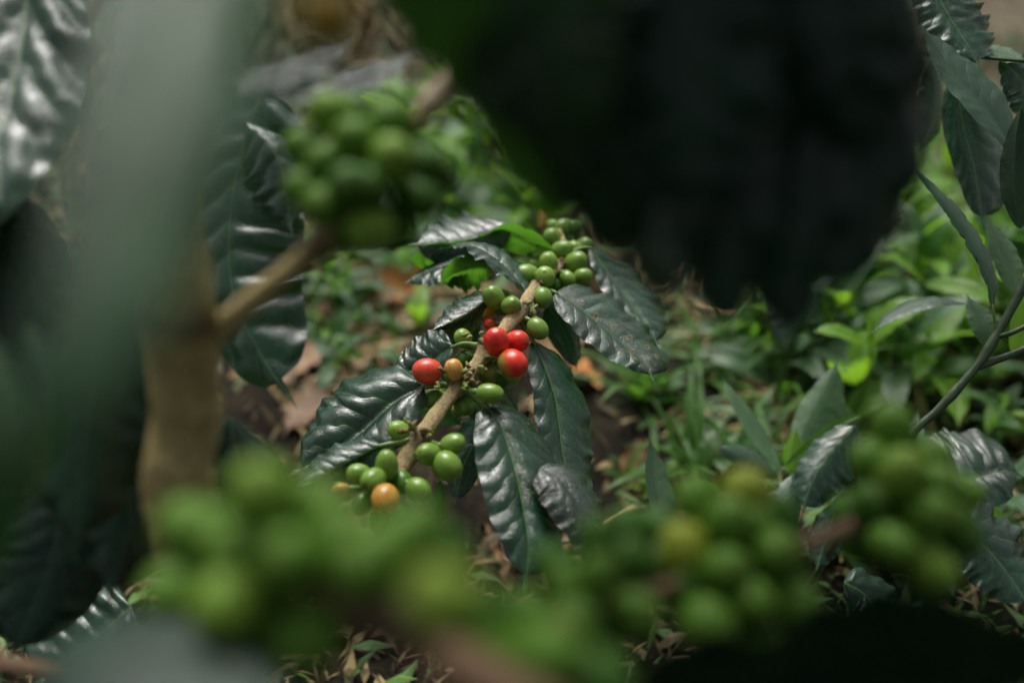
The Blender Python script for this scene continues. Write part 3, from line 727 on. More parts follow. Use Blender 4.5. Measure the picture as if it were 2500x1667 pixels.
# ================================================================== 3. near fruiting twigs along the bottom edge
NEAR = root('coffee_branch', P(1000, 1560, .17), 'nearest fruiting twig, a big blurred clump of bright green cherries bottom left of centre', 'branch', 'blurred fruiting twigs in the foreground')
nb = [P(1420, 1820, .154), P(1250, 1690, .164), P(1080, 1590, .174), P(930, 1500, .174), P(760, 1400, .184), P(620, 1330, .192), P(480, 1330, .2)]
tube('twig', nb, [.0042, .0038, .0036, .0035, .003, .0026, .0022], M['twig_red'], NEAR, sides=14, n=50, bumpy=.06, nodes=(.45, .7), seed=5)
NB_, _ = catmull(nb, 80)
for (x, y, w, h, d, c) in [(640, 1205, 175, 195, .176, 'lightgreen'), (1082, 1466, 190, 195, .150, 'near_yg'), (755, 1550, 165, 165, .178, 'green'), (558, 1470, 180, 175, .176, 'lightgreen'), (430, 1440, 150, 150, .19, 'green'),
                           (590, 1345, 165, 165, .182, 'green'), (705, 1365, 165, 165, .172, 'green'), (830, 1320, 160, 160, .180, 'green'), (880, 1385, 160, 165, .170, 'green'), (1000, 1310, 155, 155, .185, 'green'),
                           (770, 1255, 165, 165, .186, 'green'), (460, 1290, 150, 150, .194, 'green'), (660, 1460, 150, 150, .19, 'darkgreen'), (950, 1440, 150, 150, .19, 'darkgreen'), (500, 1380, 150, 150, .2, 'darkgreen'),
                           (1075, 1350, 140, 150, .195, 'darkgreen'), (930, 1360, 150, 150, .178, 'green'), (1020, 1400, 150, 155, .186, 'darkgreen'), (640, 1290, 150, 150, .186, 'green'), (520, 1300, 145, 145, .19, 'green'),
                           (660, 1550, 150, 150, .184, 'darkgreen'), (860, 1480, 150, 150, .188, 'darkgreen'), (1180, 1500, 140, 140, .18, 'darkgreen')]:
    cherry(NEAR, x, y, w, h, d, NEARM[c], twig=NB_, stalk=False, label=RL.get(c))
RB = root('coffee_branch', P(1800, 1400, .25), 'blurred reddish twig across the bottom right with three clumps of green cherries', 'branch', 'blurred fruiting twigs in the foreground')
rb = [P(1180, 1640, .175), P(1330, 1560, .20), P(1470, 1470, .225), P(1610, 1440, .238), P(1800, 1390, .25), P(1995, 1320, .26), P(2200, 1230, .272), P(2330, 1150, .282)]
tube('twig', rb, [.0028, .0026, .0026, .0022, .0025, .0022, .0024, .0016], M['twig_red'], RB, sides=12, n=60, bumpy=.06, nodes=(.28, .56, .86), seed=6)
RB_, _ = catmull(rb, 100)
for (x, y, w, h, d, c) in [(1330, 1600, 185, 185, .172, 'green'), (1205, 1590, 170, 170, .18, 'green'), (1450, 1660, 170, 170, .178, 'darkgreen'),
                           (1462, 1320, 118, 110, .228, 'darkgreen'), (1460, 1405, 112, 140, .216, 'green'), (1408, 1510, 122, 118, .214, 'green'), (1555, 1495, 138, 116, .222, 'green'), (1360, 1385, 112, 116, .228, 'darkgreen'), (1535, 1375, 110, 120, .235, 'darkgreen'),
                           (1480, 1560, 110, 110, .225, 'darkgreen'),
                           (1702, 1227, 120, 125, .256, 'green'), (1824, 1206, 130, 118, .254, 'yellow'), (1780, 1275, 130, 120, .246, 'green'), (1672, 1345, 124, 126, .246, 'yellow'), (1771, 1392, 122, 118, .238, 'green'),
                           (1888, 1350, 124, 124, .246, 'green'), (1834, 1466, 120, 116, .236, 'green'), (1945, 1475, 124, 138, .244, 'green'), (1728, 1525, 132, 134, .232, 'green'), (1862, 1575, 130, 120, .238, 'green'), (1675, 1445, 116, 118, .244, 'darkgreen'),
                           (1890, 1265, 118, 120, .258, 'darkgreen'), (1610, 1290, 100, 110, .262, 'darkgreen'), (1790, 1490, 110, 110, .252, 'darkgreen'), (1930, 1400, 100, 100, .262, 'darkgreen'),
                           (2180, 1047, 140, 112, .272, 'green'), (2127, 1132, 110, 114, .27, 'green'), (2200, 1155, 118, 118, .26, 'lightgreen'), (2275, 1125, 112, 116, .27, 'green'), (2285, 1185, 108, 108, .262, 'green'), (2262, 1250, 116, 118, .258, 'green'),
                           (2130, 1233, 108, 110, .264, 'darkgreen'), (2340, 1206, 110, 112, .272, 'green'), (2180, 1328, 146, 104, .256, 'green'), (2275, 1390, 124, 118, .256, 'lightgreen'), (2110, 1320, 100, 100, .27, 'darkgreen'), (2340, 1300, 110, 110, .27, 'darkgreen'),
                           (2200, 1260, 110, 110, .276, 'darkgreen'), (1290, 1500, 115, 115, .208, 'green'), (1540, 1290, 100, 104, .25, 'darkgreen'), (1600, 1370, 100, 104, .25, 'darkgreen'), (1400, 1440, 110, 110, .222, 'green'), (1745, 1310, 108, 110, .252, 'green'),
                           (1840, 1290, 110, 110, .25, 'green'), (1720, 1440, 108, 110, .246, 'green'), (1890, 1420, 108, 110, .25, 'darkgreen'), (2230, 1300, 106, 108, .262, 'green'), (2150, 1185, 106, 106, .27, 'green'), (2320, 1260, 104, 106, .27, 'green'), (2080, 1250, 96, 100, .274, 'darkgreen')]:
    cherry(RB, x, y, w, h, d, NEARM[c], twig=RB_, stalk=False, label=RL.get(c))
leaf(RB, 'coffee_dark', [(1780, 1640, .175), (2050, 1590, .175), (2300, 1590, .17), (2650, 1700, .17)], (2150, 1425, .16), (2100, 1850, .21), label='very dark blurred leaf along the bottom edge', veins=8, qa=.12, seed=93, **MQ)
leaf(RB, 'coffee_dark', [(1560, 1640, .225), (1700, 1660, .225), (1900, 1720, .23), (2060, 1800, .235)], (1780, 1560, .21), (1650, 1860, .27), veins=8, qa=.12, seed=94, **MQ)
BLL = root('coffee_leaf', P(260, 1750, .17), 'large blurred gray-green leaf at the bottom edge left of the nearest cherries', 'leaf')
leaf(BLL, 'coffee_dull', [(150, 1560, .19), (330, 1560, .178), (540, 1640, .168), (760, 1800, .158)], (470, 1500, .185), (300, 1760, .16), name='blade', veins=8, qa=.08, seed=95, wave=.02, **MQ)

# ================================================================== 4. dark curtain of leaves at the top
TOP = root('coffee_branch', P(1550, -220, .25), 'drooping coffee branch of near black shaded leaves filling the top of the view', 'branch')
tbp = [P(760, -200, .22), P(1100, -230, .235), P(1550, -240, .25), P(2000, -230, .26), P(2420, -260, .27)]
tube('twig', tbp, [.004, .0035, .003, .003, .002], M['twig_red'], TOP, sides=10, n=40, seed=2)
for k, (b0, m0, m1, t0_, l0, r0) in enumerate([
        ((1010, -220, .22), (1040, -40, .225), (1140, 120, .235), (1270, 330, .25), (930, 0, .235), (1280, -20, .225)),
        ((1120, -220, .235), (1180, 60, .24), (1250, 300, .25), (1395, 600, .27), (1120, 190, .25), (1400, 130, .24)),
        ((1330, -220, .24), (1380, 100, .245), (1440, 400, .255), (1530, 700, .27), (1290, 260, .255), (1590, 240, .245)),
        ((1500, -220, .25), (1560, 120, .25), (1600, 420, .255), (1620, 820, .27), (1450, 320, .265), (1740, 330, .255)),
        ((1720, -220, .25), (1770, 140, .255), (1790, 460, .26), (1760, 890, .272), (1640, 380, .27), (1920, 380, .26)),
        ((1900, -220, .26), (1950, 130, .26), (1960, 460, .262), (1900, 920, .275), (1820, 380, .275), (2100, 330, .265)),
        ((2060, -220, .262), (2100, 60, .262), (2110, 330, .265), (2010, 800, .275), (1920, 300, .275), (2280, 230, .268)),
        ((1640, -220, .23), (1690, 60, .235), (1700, 300, .24), (1680, 600, .25), (1500, 180, .245), (1900, 190, .24)),
        ((1260, -220, .225), (1300, 0, .23), (1330, 200, .235), (1400, 420, .245), (1130, 80, .235), (1520, 80, .23)),
        ((1980, -220, .24), (2020, -20, .245), (2060, 180, .25), (2150, 420, .26), (1850, 120, .255), (2250, 40, .25)),
        ((2060, 300, .30), (2130, 430, .30), (2150, 520, .30), (2120, 640, .30), (2070, 520, .305), (2220, 480, .31))]):
    (b0, m0, m1, t0_, l0, r0) = [(q[0], q[1], q[2] * .82) for q in (b0, m0, m1, t0_, l0, r0)]
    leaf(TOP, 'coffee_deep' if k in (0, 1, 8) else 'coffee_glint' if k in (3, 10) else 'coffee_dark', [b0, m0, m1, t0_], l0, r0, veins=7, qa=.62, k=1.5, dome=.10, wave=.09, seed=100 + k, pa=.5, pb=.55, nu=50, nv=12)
cherry(TOP, 805, 45, 190, 170, .135, 'near_gold', label='blurred golden ripening cherry')
for k in range(26):   # unseen leaves added overhead to shade the dark curtain below
    b0 = np.array([rnd.uniform(.02, .24), rnd.uniform(.10, .36), rnd.uniform(.56, .66)])
    a = rnd.uniform(0, 6.28); L_ = rnd.uniform(.09, .13)
    dv = np.array([math.cos(a), math.sin(a), -.25]); sv = np.array([-math.sin(a), math.cos(a), 0])
    leaf(TOP, 'coffee', [b0, b0 + dv * L_ * .5 + [0, 0, .01], b0 + dv * L_ - [0, 0, .01]], b0 + dv * L_ * .45 + sv * .025, b0 + dv * L_ * .45 - sv * .025, world=True, veins=8, qa=.2, seed=130 + k, nu=24, nv=6)

# ================================================================== 5. further coffee leaves left
LL = root('coffee_leaf', P(0, 250, .37), 'glossy gray leaf with bold wavy bands at the top left corner', 'leaf')
leaf(LL, 'coffee_gloss', [(70, -120, .395), (60, 60, .385), (20, 260, .37), (-40, 420, .355), (-80, 640, .34)], (215, 170, .385), (-200, 180, .375), name='blade', veins=7, qa=1.0, dome=.12, seed=140, wave=.06, pa=.4, pb=.5, **MQ)
CL = root('coffee_leaf', P(640, 220, .60), 'long dark corrugated leaf with white ridges hanging behind the side twig', 'leaf')
leaf(CL, 'coffee_gloss', [(640, 215, .60), (590, 360, .598), (560, 540, .594), (570, 720, .588), (640, 870, .582), (728, 1000, .576)], (470, 560, .61), (742, 610, .60), name='blade', veins=13, qa=.75, k=.9, dome=.05, seed=143, wave=.04, pa=.35, pb=.4, nu=90, nv=16)
CL2 = root('coffee_leaf', P(690, 280, .58), 'small ridged leaf overlapping the right edge of the long corrugated leaf', 'leaf')
leaf(CL2, 'coffee_gloss', [(600, 300, .585), (650, 345, .58), (690, 420, .578), (715, 580, .575)], (735, 400, .59), (610, 470, .59), name='blade', veins=7, qa=.5, k=1.0, seed=146, **MQ)
BL = root('coffee_leaf', P(250, 1540, .45), 'dark leaf with white vertical ridges in the bottom left corner', 'leaf')
leaf(BL, 'coffee_gloss', [(320, 1480, .452), (255, 1536, .450), (170, 1600, .446), (60, 1690, .44)], (70, 1520, .462), (290, 1640, .44), name='blade', veins=9, qa=.6, k=1.6, seed=149, pa=.4, pb=.5, **MQ)
BS = root('stick', P(100, 1640, .30), 'blurred reddish brown stick crossing the bottom left corner', 'stick')
tube('bark', [P(-60, 1612, .30), P(120, 1640, .30), P(330, 1690, .30)], [.0026, .0028, .0024], M['twig_red'], BS, n=20)

# ================================================================== 6. right side plants
RT = root('coffee_branch', P(2500, 150, .50), 'thin green coffee twig with wavy leaves hanging in the top right corner', 'branch')
tube('twig', [P(2620, 158, .52), P(2500, 150, .52), P(2380, 140, .525), P(2240, 133, .53), P(2150, 120, .535)], [.0011, .001, .0009, .0008, .0007], M['petiole_dark'], RT, n=30, sides=8)
leaf(RT, 'coffee', [(2265, -60, .53), (2310, 30, .525), (2355, 100, .52), (2397, 172, .515)], (2400, 30, .535), (2262, 80, .52), veins=8, qa=.34, dome=.1, wave=.09, seed=151, pa=.4, pb=.5, wavef=6, **MQ)
leaf(RT, 'coffee', [(2335, 190, .55), (2350, 300, .548), (2380, 420, .545), (2402, 565, .54)], (2455, 350, .56), (2305, 330, .55), veins=9, qa=.34, dome=.12, seed=152, pa=.4, pb=.5, **MQ)
leaf(RT, 'coffee', [(2440, 150, .53), (2480, 180, .53), (2510, 230, .53), (2520, 330, .53)], (2560, 190, .535), (2450, 230, .53), veins=8, qa=.4, wave=.1, wavef=6, seed=153, **MQ)
leaf(RT, 'lance', [(2500, 150, .525), (2460, 135, .528), (2420, 125, .53), (2380, 118, .533)], (2440, 112, .535), (2440, 150, .525), veins=8, qa=.2, seed=154, nu=30, nv=8)
leaf(RT, 'coffee', [(2270, 150, .60), (2285, 220, .60), (2275, 300, .60), (2235, 380, .60)], (2305, 230, .61), (2235, 250, .60), veins=8, qa=.2, seed=155, nu=30, nv=8)
leaf(RT, 'bright', [(2260, 150, .64), (2275, 185, .64), (2270, 230, .64)], (2295, 185, .645), (2250, 190, .64), veins=6, qa=.1, seed=156, nu=24, nv=6)
SH = root('weed_shrub', np.array([P(2228, 1057, .50)[0], P(2228, 1057, .50)[1], 0]), 'jointed green stemmed weed with long narrow leaves leaning in from the right', 'weed')
st = [P(2120, 1200, .50), P(2228, 1057, .498), P(2291, 999, .497), P(2382, 897, .496), P(2432, 820, .495), P(2520, 660, .493), P(2640, 430, .49)]
tube('stem', [np.array([st[0][0] - .02, st[0][1] + .03, -.01])] + st, [.0021, .0020, .0020, .0020, .0020, .0021, .0022, .0021], M['weed_stem'], SH, sides=12, n=90, bumpy=.04, nodes=(.57, .655, .735), node_gain=.3, seed=3)
tube('side_stem', [P(2382, 897, .496), P(2430, 880, .497), P(2500, 852, .498), P(2600, 800, .50)], [.002, .0018, .0018, .0018], M['weed_stem'], SH, n=24, sides=10)
tube('side_stem', [P(2435, 822, .495), P(2470, 812, .49), P(2560, 770, .485)], [.0014, .0013, .0013], M['weed_stem'], SH, n=20, sides=10)
LS = dict(nu=56, nv=10, pa=.75, pb=.9, k=2.6, wave=.03, dome=.06)
leaf(SH, 'lance_dark', [(2425, 760, .494), (2415, 680, .494), (2380, 600, .496), (2310, 500, .50), (2205, 385, .505)], (2338, 503, .505), (2330, 555, .498), petiole=[(2432, 815, .495)], pet_r=.0007, veins=12, qa=.12, seed=160, jag=.5, ragged=.12, label='narrow dark leaf with eaten ragged edges', **LS)
leaf(SH, 'lance_dark', [(2475, 370, .50), (2420, 285, .50), (2330, 180, .505), (2280, 110, .51), (2240, 50, .515)], (2420, 195, .51), (2360, 270, .495), veins=12, qa=.14, seed=161, label='broad gray green leaf arching up to the left', **LS)
leaf(SH, 'lance', [(2480, 720, .51), (2460, 650, .512), (2430, 580, .515), (2405, 520, .52)], (2482, 610, .52), (2425, 640, .51), veins=12, qa=.1, seed=162, **LS)
leaf(SH, 'lance_dark', [(2360, 742, .54), (2280, 735, .54), (2190, 765, .54), (2120, 818, .54)], (2240, 728, .55), (2230, 765, .535), veins=12, qa=.1, seed=163, **LS)
leaf(SH, 'lance', [(2415, 850, .52), (2400, 800, .52), (2375, 750, .525), (2358, 715, .53)], (2422, 765, .53), (2370, 800, .52), veins=12, qa=.1, seed=164, **LS)
leaf(SH, 'coffee_deep', [(2490, 560, .48), (2475, 450, .48), (2480, 330, .48), (2500, 240, .48)], (2440, 420, .485), (2540, 420, .48), veins=8, qa=.08, seed=165, under=True, label='deep green backlit leaf at the right edge', **LS)
leaf(SH, 'bright', [(2470, 860, .56), (2490, 800, .56), (2500, 740, .56), (2510, 680, .56)], (2470, 770, .56), (2540, 770, .56), veins=8, qa=.08, seed=166, **LS)

W1 = root('weed_plant', G(1640, 1400), 'single sharp upright pale green lance leaf beside the hanging coffee leaves', 'weed')
leaf(W1, 'lance', [(1622, 1325, .515), (1608, 1250, .525), (1592, 1150, .541), (1584, 1052, .553)], (1576, 1170, .533), (1642, 1190, .545), petiole=[(1628, 1400, .513)], pet_r=.0008, veins=11, qa=.14, seed=170, **LS)
tube('stem', [G(1640, 1400) - [0, 0, .005], P(1632, 1440, .56), P(1628, 1400, .513)], [.0013, .0012, .0009], M['weed_stem'], W1, n=14, sides=8)
W2 = root('weed_plant', G(1925, 1200), 'weed with a fan of pale green lance leaves rising above the yellowish cherries', 'weed')
tube('stem', [G(1925, 1230) - [0, 0, .005], P(1922, 1230, .60), P(1912, 1145, .585)], [.0016, .0015, .0014], M['weed_stem'], W2, n=14, sides=8)
for k, (pts, l0, r0, mt) in enumerate([
        ([(1905, 1148, .585), (1860, 1080, .59), (1800, 985, .597), (1758, 910, .605)], (1840, 1010, .60), (1812, 1040, .59), 'lance'),
        ([(1940, 1110, .60), (1975, 1030, .605), (2020, 940, .61), (2048, 870, .615)], (1958, 980, .612), (2060, 1000, .612), 'lance'),
        ([(1915, 1140, .58), (1980, 1090, .575), (2060, 1030, .57), (2130, 1008, .565)], (2025, 1035, .572), (2035, 1060, .57), 'grass'),
        ([(1900, 1160, .58), (1850, 1130, .575), (1790, 1105, .57), (1740, 1085, .568)], (1820, 1090, .58), (1800, 1140, .57), 'lance_dark'),
        ([(1925, 1150, .58), (1930, 1090, .585), (1945, 1040, .59)], (1915, 1090, .59), (1960, 1085, .59), 'bright'),
        ([(1935, 1160, .57), (1920, 1230, .56), (1900, 1290, .555), (1850, 1330, .55)], (1950, 1260, .56), (1880, 1250, .56), 'lance_dark')]):
    leaf(W2, mt, pts, l0, r0, veins=11, qa=.12, seed=172 + k, **LS)
RC = root('coffee_seedling', G(2050, 1300), 'pale gray sheened coffee leaves between the two right hand fruit clumps', 'seedling')
leaf(RC, 'coffee', [(2085, 1040, .56), (2030, 1100, .555), (1985, 1170, .55), (1955, 1260, .545)], (1985, 1080, .565), (2070, 1180, .555), veins=9, qa=.28, seed=180, pa=.45, pb=.5, **MQ)
leaf(RC, 'coffee', [(2050, 1230, .54), (2020, 1300, .54), (1990, 1400, .535)], (1975, 1300, .55), (2060, 1330, .54), veins=9, qa=.28, seed=181, **MQ)
tube('stem', [G(2060, 1330) - [0, 0, .01], P(2090, 1200, .58), P(2085, 1040, .56)], [.002, .0018, .001], M['weed_stem'], RC, n=20, sides=8)
RD = root('coffee_seedling', G(2480, 1350), 'silver ribbed rounded coffee leaves low at the right edge', 'seedling')
leaf(RD, 'coffee_gloss', [(2300, 1190, .55), (2380, 1170, .55), (2450, 1150, .552), (2500, 1165, .553)], (2400, 1060, .575), (2420, 1240, .54), veins=9, qa=.42, k=1.0, seed=184, pa=.35, pb=.4, **MQ)
leaf(RD, 'coffee_gloss', [(2330, 1285, .52), (2400, 1330, .518), (2460, 1400, .515), (2520, 1490, .51)], (2480, 1290, .535), (2380, 1430, .515), veins=8, qa=.3, seed=185, pa=.4, pb=.5, wave=.1, **MQ)
leaf(RD, 'coffee_gloss', [(2060, 1420, .50), (2110, 1450, .50), (2150, 1500, .495), (2175, 1580, .49)], (2170, 1430, .51), (2080, 1510, .495), veins=8, qa=.5, seed=186, wave=.1, **MQ)
tube('stem', [G(2480, 1350) - [0, 0, .01], P(2400, 1300, .57), P(2300, 1190, .55)], [.002, .0018, .001], M['weed_stem'], RD, n=20, sides=8)
RE = root('coffee_seedling', G(1900, 860), 'dark ribbed seedling leaf hanging below the dark curtain', 'seedling')
leaf(RE, 'coffee', [(1870, 650, .74), (1915, 700, .735), (1925, 780, .73), (1915, 860, .725)], (1880, 760, .74), (1960, 760, .74), veins=8, qa=.5, k=1.2, seed=188, pa=.4, pb=.5, **MQ)
tube('stem', [G(1900, 860) - [0, 0, .01], P(1885, 780, .76), P(1870, 650, .74)], [.0015, .0012, .0008], M['weed_stem'], RE, n=20, sides=8)

# ================================================================== 7. ground
def ground():
    xs = np.concatenate([-np.geomspace(120, 1.35, 22), np.linspace(-1.3, 1.3, 150), np.geomspace(1.35, 120, 22)])
    ys = np.concatenate([-np.geomspace(60, .25, 14), np.linspace(-.2, 3.2, 190), np.geomspace(3.25, 160, 22)])
    X, Y = np.meshgrid(xs, ys)
    r = np.random.RandomState(2)
    Z = np.zeros_like(X)
    for fr, am in ((3, .010), (7, .007), (17, .004), (41, .0025), (90, .0015)):
        for _ in range(3):
            a = r.rand() * 6.28
            Z += am * .6 * np.sin((X * math.cos(a) + Y * math.sin(a)) * fr + r.rand() * 6.28)
    near = np.clip(1.6 - np.maximum(np.abs(X) / 2.2, np.abs(Y - 1.5) / 3), 0, 1)
    Z *= near
    V = np.stack([X.ravel(), Y.ravel(), Z.ravel()], 1)
    nc = len(xs)
    Fc = [(i * nc + j, i * nc + j + 1, (i + 1) * nc + j + 1, (i + 1) * nc + j) for i in range(len(ys) - 1) for j in range(nc - 1)]
    m, nt = new_mat('soil'); b = NB(nt)
    out = b.n('ShaderNodeOutputMaterial'); pos = b.geo().outputs['Position']
    n1 = b.noise(pos, 4, 5); n2 = b.noise(pos, 35, 6, .65); n3 = b.noise(pos, 190, 5, .7)
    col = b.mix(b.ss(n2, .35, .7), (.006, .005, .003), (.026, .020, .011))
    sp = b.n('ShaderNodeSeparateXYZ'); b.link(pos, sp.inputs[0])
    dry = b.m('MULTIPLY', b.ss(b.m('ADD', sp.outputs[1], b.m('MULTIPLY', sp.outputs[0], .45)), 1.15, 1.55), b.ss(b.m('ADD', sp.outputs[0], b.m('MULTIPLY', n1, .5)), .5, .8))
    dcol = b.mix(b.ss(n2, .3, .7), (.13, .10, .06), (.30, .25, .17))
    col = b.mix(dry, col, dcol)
    col = b.mix(b.ss(n3, .60, .72, 0, .6), col, (.16, .10, .055))
    bp = b.n('ShaderNodeBump'); bp.inputs['Strength'].default_value = .9; bp.inputs['Distance'].default_value = .006
    b.link(b.m('ADD', n2, b.m('MULTIPLY', n3, .5)), bp.inputs['Height'])
    pr = b.n('ShaderNodeBsdfPrincipled'); b.link(col, pr.inputs['Base Color']); b.link(bp.outputs[0], pr.inputs['Normal']); pr.inputs['Roughness'].default_value = .9; pr.inputs['Specular IOR Level'].default_value = .15
    b.link(pr.outputs[0], out.inputs['Surface'])
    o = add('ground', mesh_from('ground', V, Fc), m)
    o['kind'] = 'structure'
    return o
ground()


def join_shapes(shapes):
    V, Fc = [], []
    for v, f in shapes:
        k = len(V); V += list(v); Fc += [tuple(q + k for q in t) for t in f]
    return np.array(V), Fc


# --- template leaves for weeds (unit length along +x)
def tmpl(name, mat, w, curve, seed, **kw):
    a = dict(nu=18, nv=5, veins=7, qa=.14, wave=.05, dome=.08, seed=seed)
    a.update(kw)
    pts = [np.array(p, float) for p in curve]
    mid = pts[len(pts) // 2]
    V, Fc, A, _, _ = leaf_core(pts, mid + [0, w, .25 * w], mid + [0, -w, .25 * w], **a)
    A['mid'] = ('FLOAT', np.array(A['mid'][1]) * .06)
    me = mesh_from(name, V, Fc, A); me.materials.append(M[mat])
    return me
TL = {}
for nm, mt, w in (('lance', 'lance', .13), ('lance_dark', 'lance_dark', .13), ('bright', 'bright', .125), ('mid', 'midgreen', .15), ('oval', 'midgreen', .22), ('brightoval', 'bright', .20)):
    TL[nm] = [tmpl('leaf', mt, w, [(0, 0, 0), (.3, 0, .06), (.65, 0, .05), (1, 0, -.08 - .1 * s)], 200 + s) for s in range(2)]
TL['blade'] = [tmpl('leaf', 'grass', .025, [(0, 0, 0), (.4, 0, .02), (.75, 0, -.10 - .08 * s), (1, 0, -.34 - .12 * s)], 220 + s, nu=14, nv=3, qa=0, wave=0, pa=.25, pb=.8) for s in range(3)]


def weed(kind, loc, h, nlv, lname, ll, label, group, seed):
    """a weed with its stem and every leaf a part"""
    r = random.Random(seed)
    rt = root('grass_tuft' if kind == 'grass' else 'weed_plant', loc, label, 'grass tuft' if kind == 'grass' else 'weed', group)
    lean = np.array([r.uniform(-.25, .25), r.uniform(-.25, .25), 1.0])
    if kind == 'grass':
        for i in range(nlv):
            o = add('blade', TL['blade'][i % 3], M['grass'], rt)
            o.location = (r.uniform(-.008, .008), r.uniform(-.008, .008), 0)
            o.rotation_euler = (r.uniform(-.3, .3), -math.radians(r.uniform(35, 82)), r.uniform(0, 6.28))
            s = ll * r.uniform(.6, 1.15); o.scale = (s, s, s)
        return rt
    top = lean * h
    V, Fc, A = tube_mesh('stem', [np.zeros(3) - [0, 0, .01], lean * h * .5 + [r.uniform(-.01, .01), 0, 0], top], [.0016, .0014, .0008], sides=6, n=8)
    add('stem', mesh_from('stem', V, Fc, A), M['weed_stem'] if r.random() < .6 else M['petiole'], rt)
    for i in range(nlv):
        t = (i // 2 + .6) / (nlv / 2 + .3)
        a = (i % 2) * math.pi + (i // 2) * 1.4 + r.uniform(-.5, .5)
        tl = TL[lname if r.random() < .8 else ('bright' if lname != 'bright' else 'mid')][i % 2]
        o = add('leaf', tl, tl.materials[0], rt)
        o.location = Vector(top * min(t, 1))
        o.rotation_euler = (r.uniform(-.5, .5), -math.radians(r.uniform(5, 60) if t < .9 else r.uniform(45, 80)), a)
        s = ll * r.uniform(.7, 1.2) * (1.1 - .35 * t); o.scale = (s, s, s)
    return rt


def scatter(n, x0, x1, y0, y1, seed):
    r = random.Random(seed)
    return [(r.uniform(x0, x1), r.uniform(y0, y1), r) for _ in range(n)]


# tall bright weeds at the right
for i, (x, y, r) in enumerate(scatter(48, 1990, 2560, 430, 1080, 11)):
    weed('weed', G(x, y), r.uniform(.05, .15), r.choice([6, 8, 10]), r.choice(['bright', 'brightoval', 'mid', 'lance', 'bright']), r.uniform(.05, .085),
         'bright green leafy weed in the sunny patch behind the jointed stem', 'leafy weeds in the bright patch at right', 300 + i)
for i, (x, y, r) in enumerate(scatter(12, 2050, 2500, 1080, 1420, 12)):
    weed('weed', G(x, y), r.uniform(.03, .07), 6, r.choice(['mid', 'lance', 'lance_dark', 'bright']), r.uniform(.04, .065),
         'low mid green weed behind the right hand fruit clump', 'low weeds behind the right hand fruit', 360 + i)
for i, (x, y, r) in enumerate(scatter(10, 1880, 2080, 760, 1000, 13)):
    weed('weed', G(x, y), r.uniform(.05, .10), 8, r.choice(['lance', 'bright', 'lance', 'mid']), r.uniform(.06, .09),
         'weed with narrow upright leaves below the dark curtain of leaves', 'narrow leaved weeds right of centre', 380 + i)
# sparse weeds between branch and right plants
for i, (x, y, r) in enumerate(scatter(11, 1480, 1900, 880, 1320, 14)):
    weed('weed', G(x, y), r.uniform(.012, .035), 6, r.choice(['mid', 'lance', 'bright', 'oval']), r.uniform(.02, .04),
         'small low weed on the dark soil right of the focused branch', 'small weeds right of the focused branch', 400 + i)
for i, (x, y, r) in enumerate(scatter(26, 1420, 1960, 740, 1260, 15)):
    weed('grass', G(x, y), 0, r.choice([7, 9, 11]), '', r.uniform(.04, .09), 'thin green grass tuft on the dark soil right of the focused branch', 'grass tufts right of the focused branch', 430 + i)
GT = weed('grass', G(1590, 1010), 0, 14, '', .11, 'largest grass tuft, fanning out below the hole spotted leaf', None, 460)
# weeds in the gap left of the branch
for i, (x, y, r) in enumerate(scatter(15, 720, 1080, 600, 960, 16)):
    weed('weed', G(x, y), r.uniform(.012, .035), 6, r.choice(['mid', 'lance', 'lance', 'lance']), r.uniform(.03, .055),
         'small gray green weed among straw left of the focused branch', 'small weeds left of the focused branch', 470 + i)
# weeds behind the branch tip
for i, (x, y, r) in enumerate(scatter(30, 860, 1360, 170, 620, 17)):
    weed('weed', G(x, y), r.uniform(.04, .12), r.choice([6, 8]), r.choice(['bright', 'bright', 'oval', 'lance', 'brightoval']), r.uniform(.05, .09),
         'light green weed growing behind the tip of the focused branch', 'light green weeds behind the branch tip', 500 + i)
for i, (x, y, r) in enumerate(scatter(14, 700, 1080, 600, 930, 19)):
    weed('grass', G(x, y), 0, 7, '', r.uniform(.03, .06), 'small grass tuft among straw left of the focused branch', 'grass tufts left of the focused branch', 580 + i)
for i, (x, y, r) in enumerate(scatter(10, 850, 1400, 200, 700, 18)):
    weed('grass', G(x, y), 0, 8, '', r.uniform(.08, .14), 'grass tuft growing behind the tip of the focused branch', 'grass tufts behind the branch tip', 540 + i)

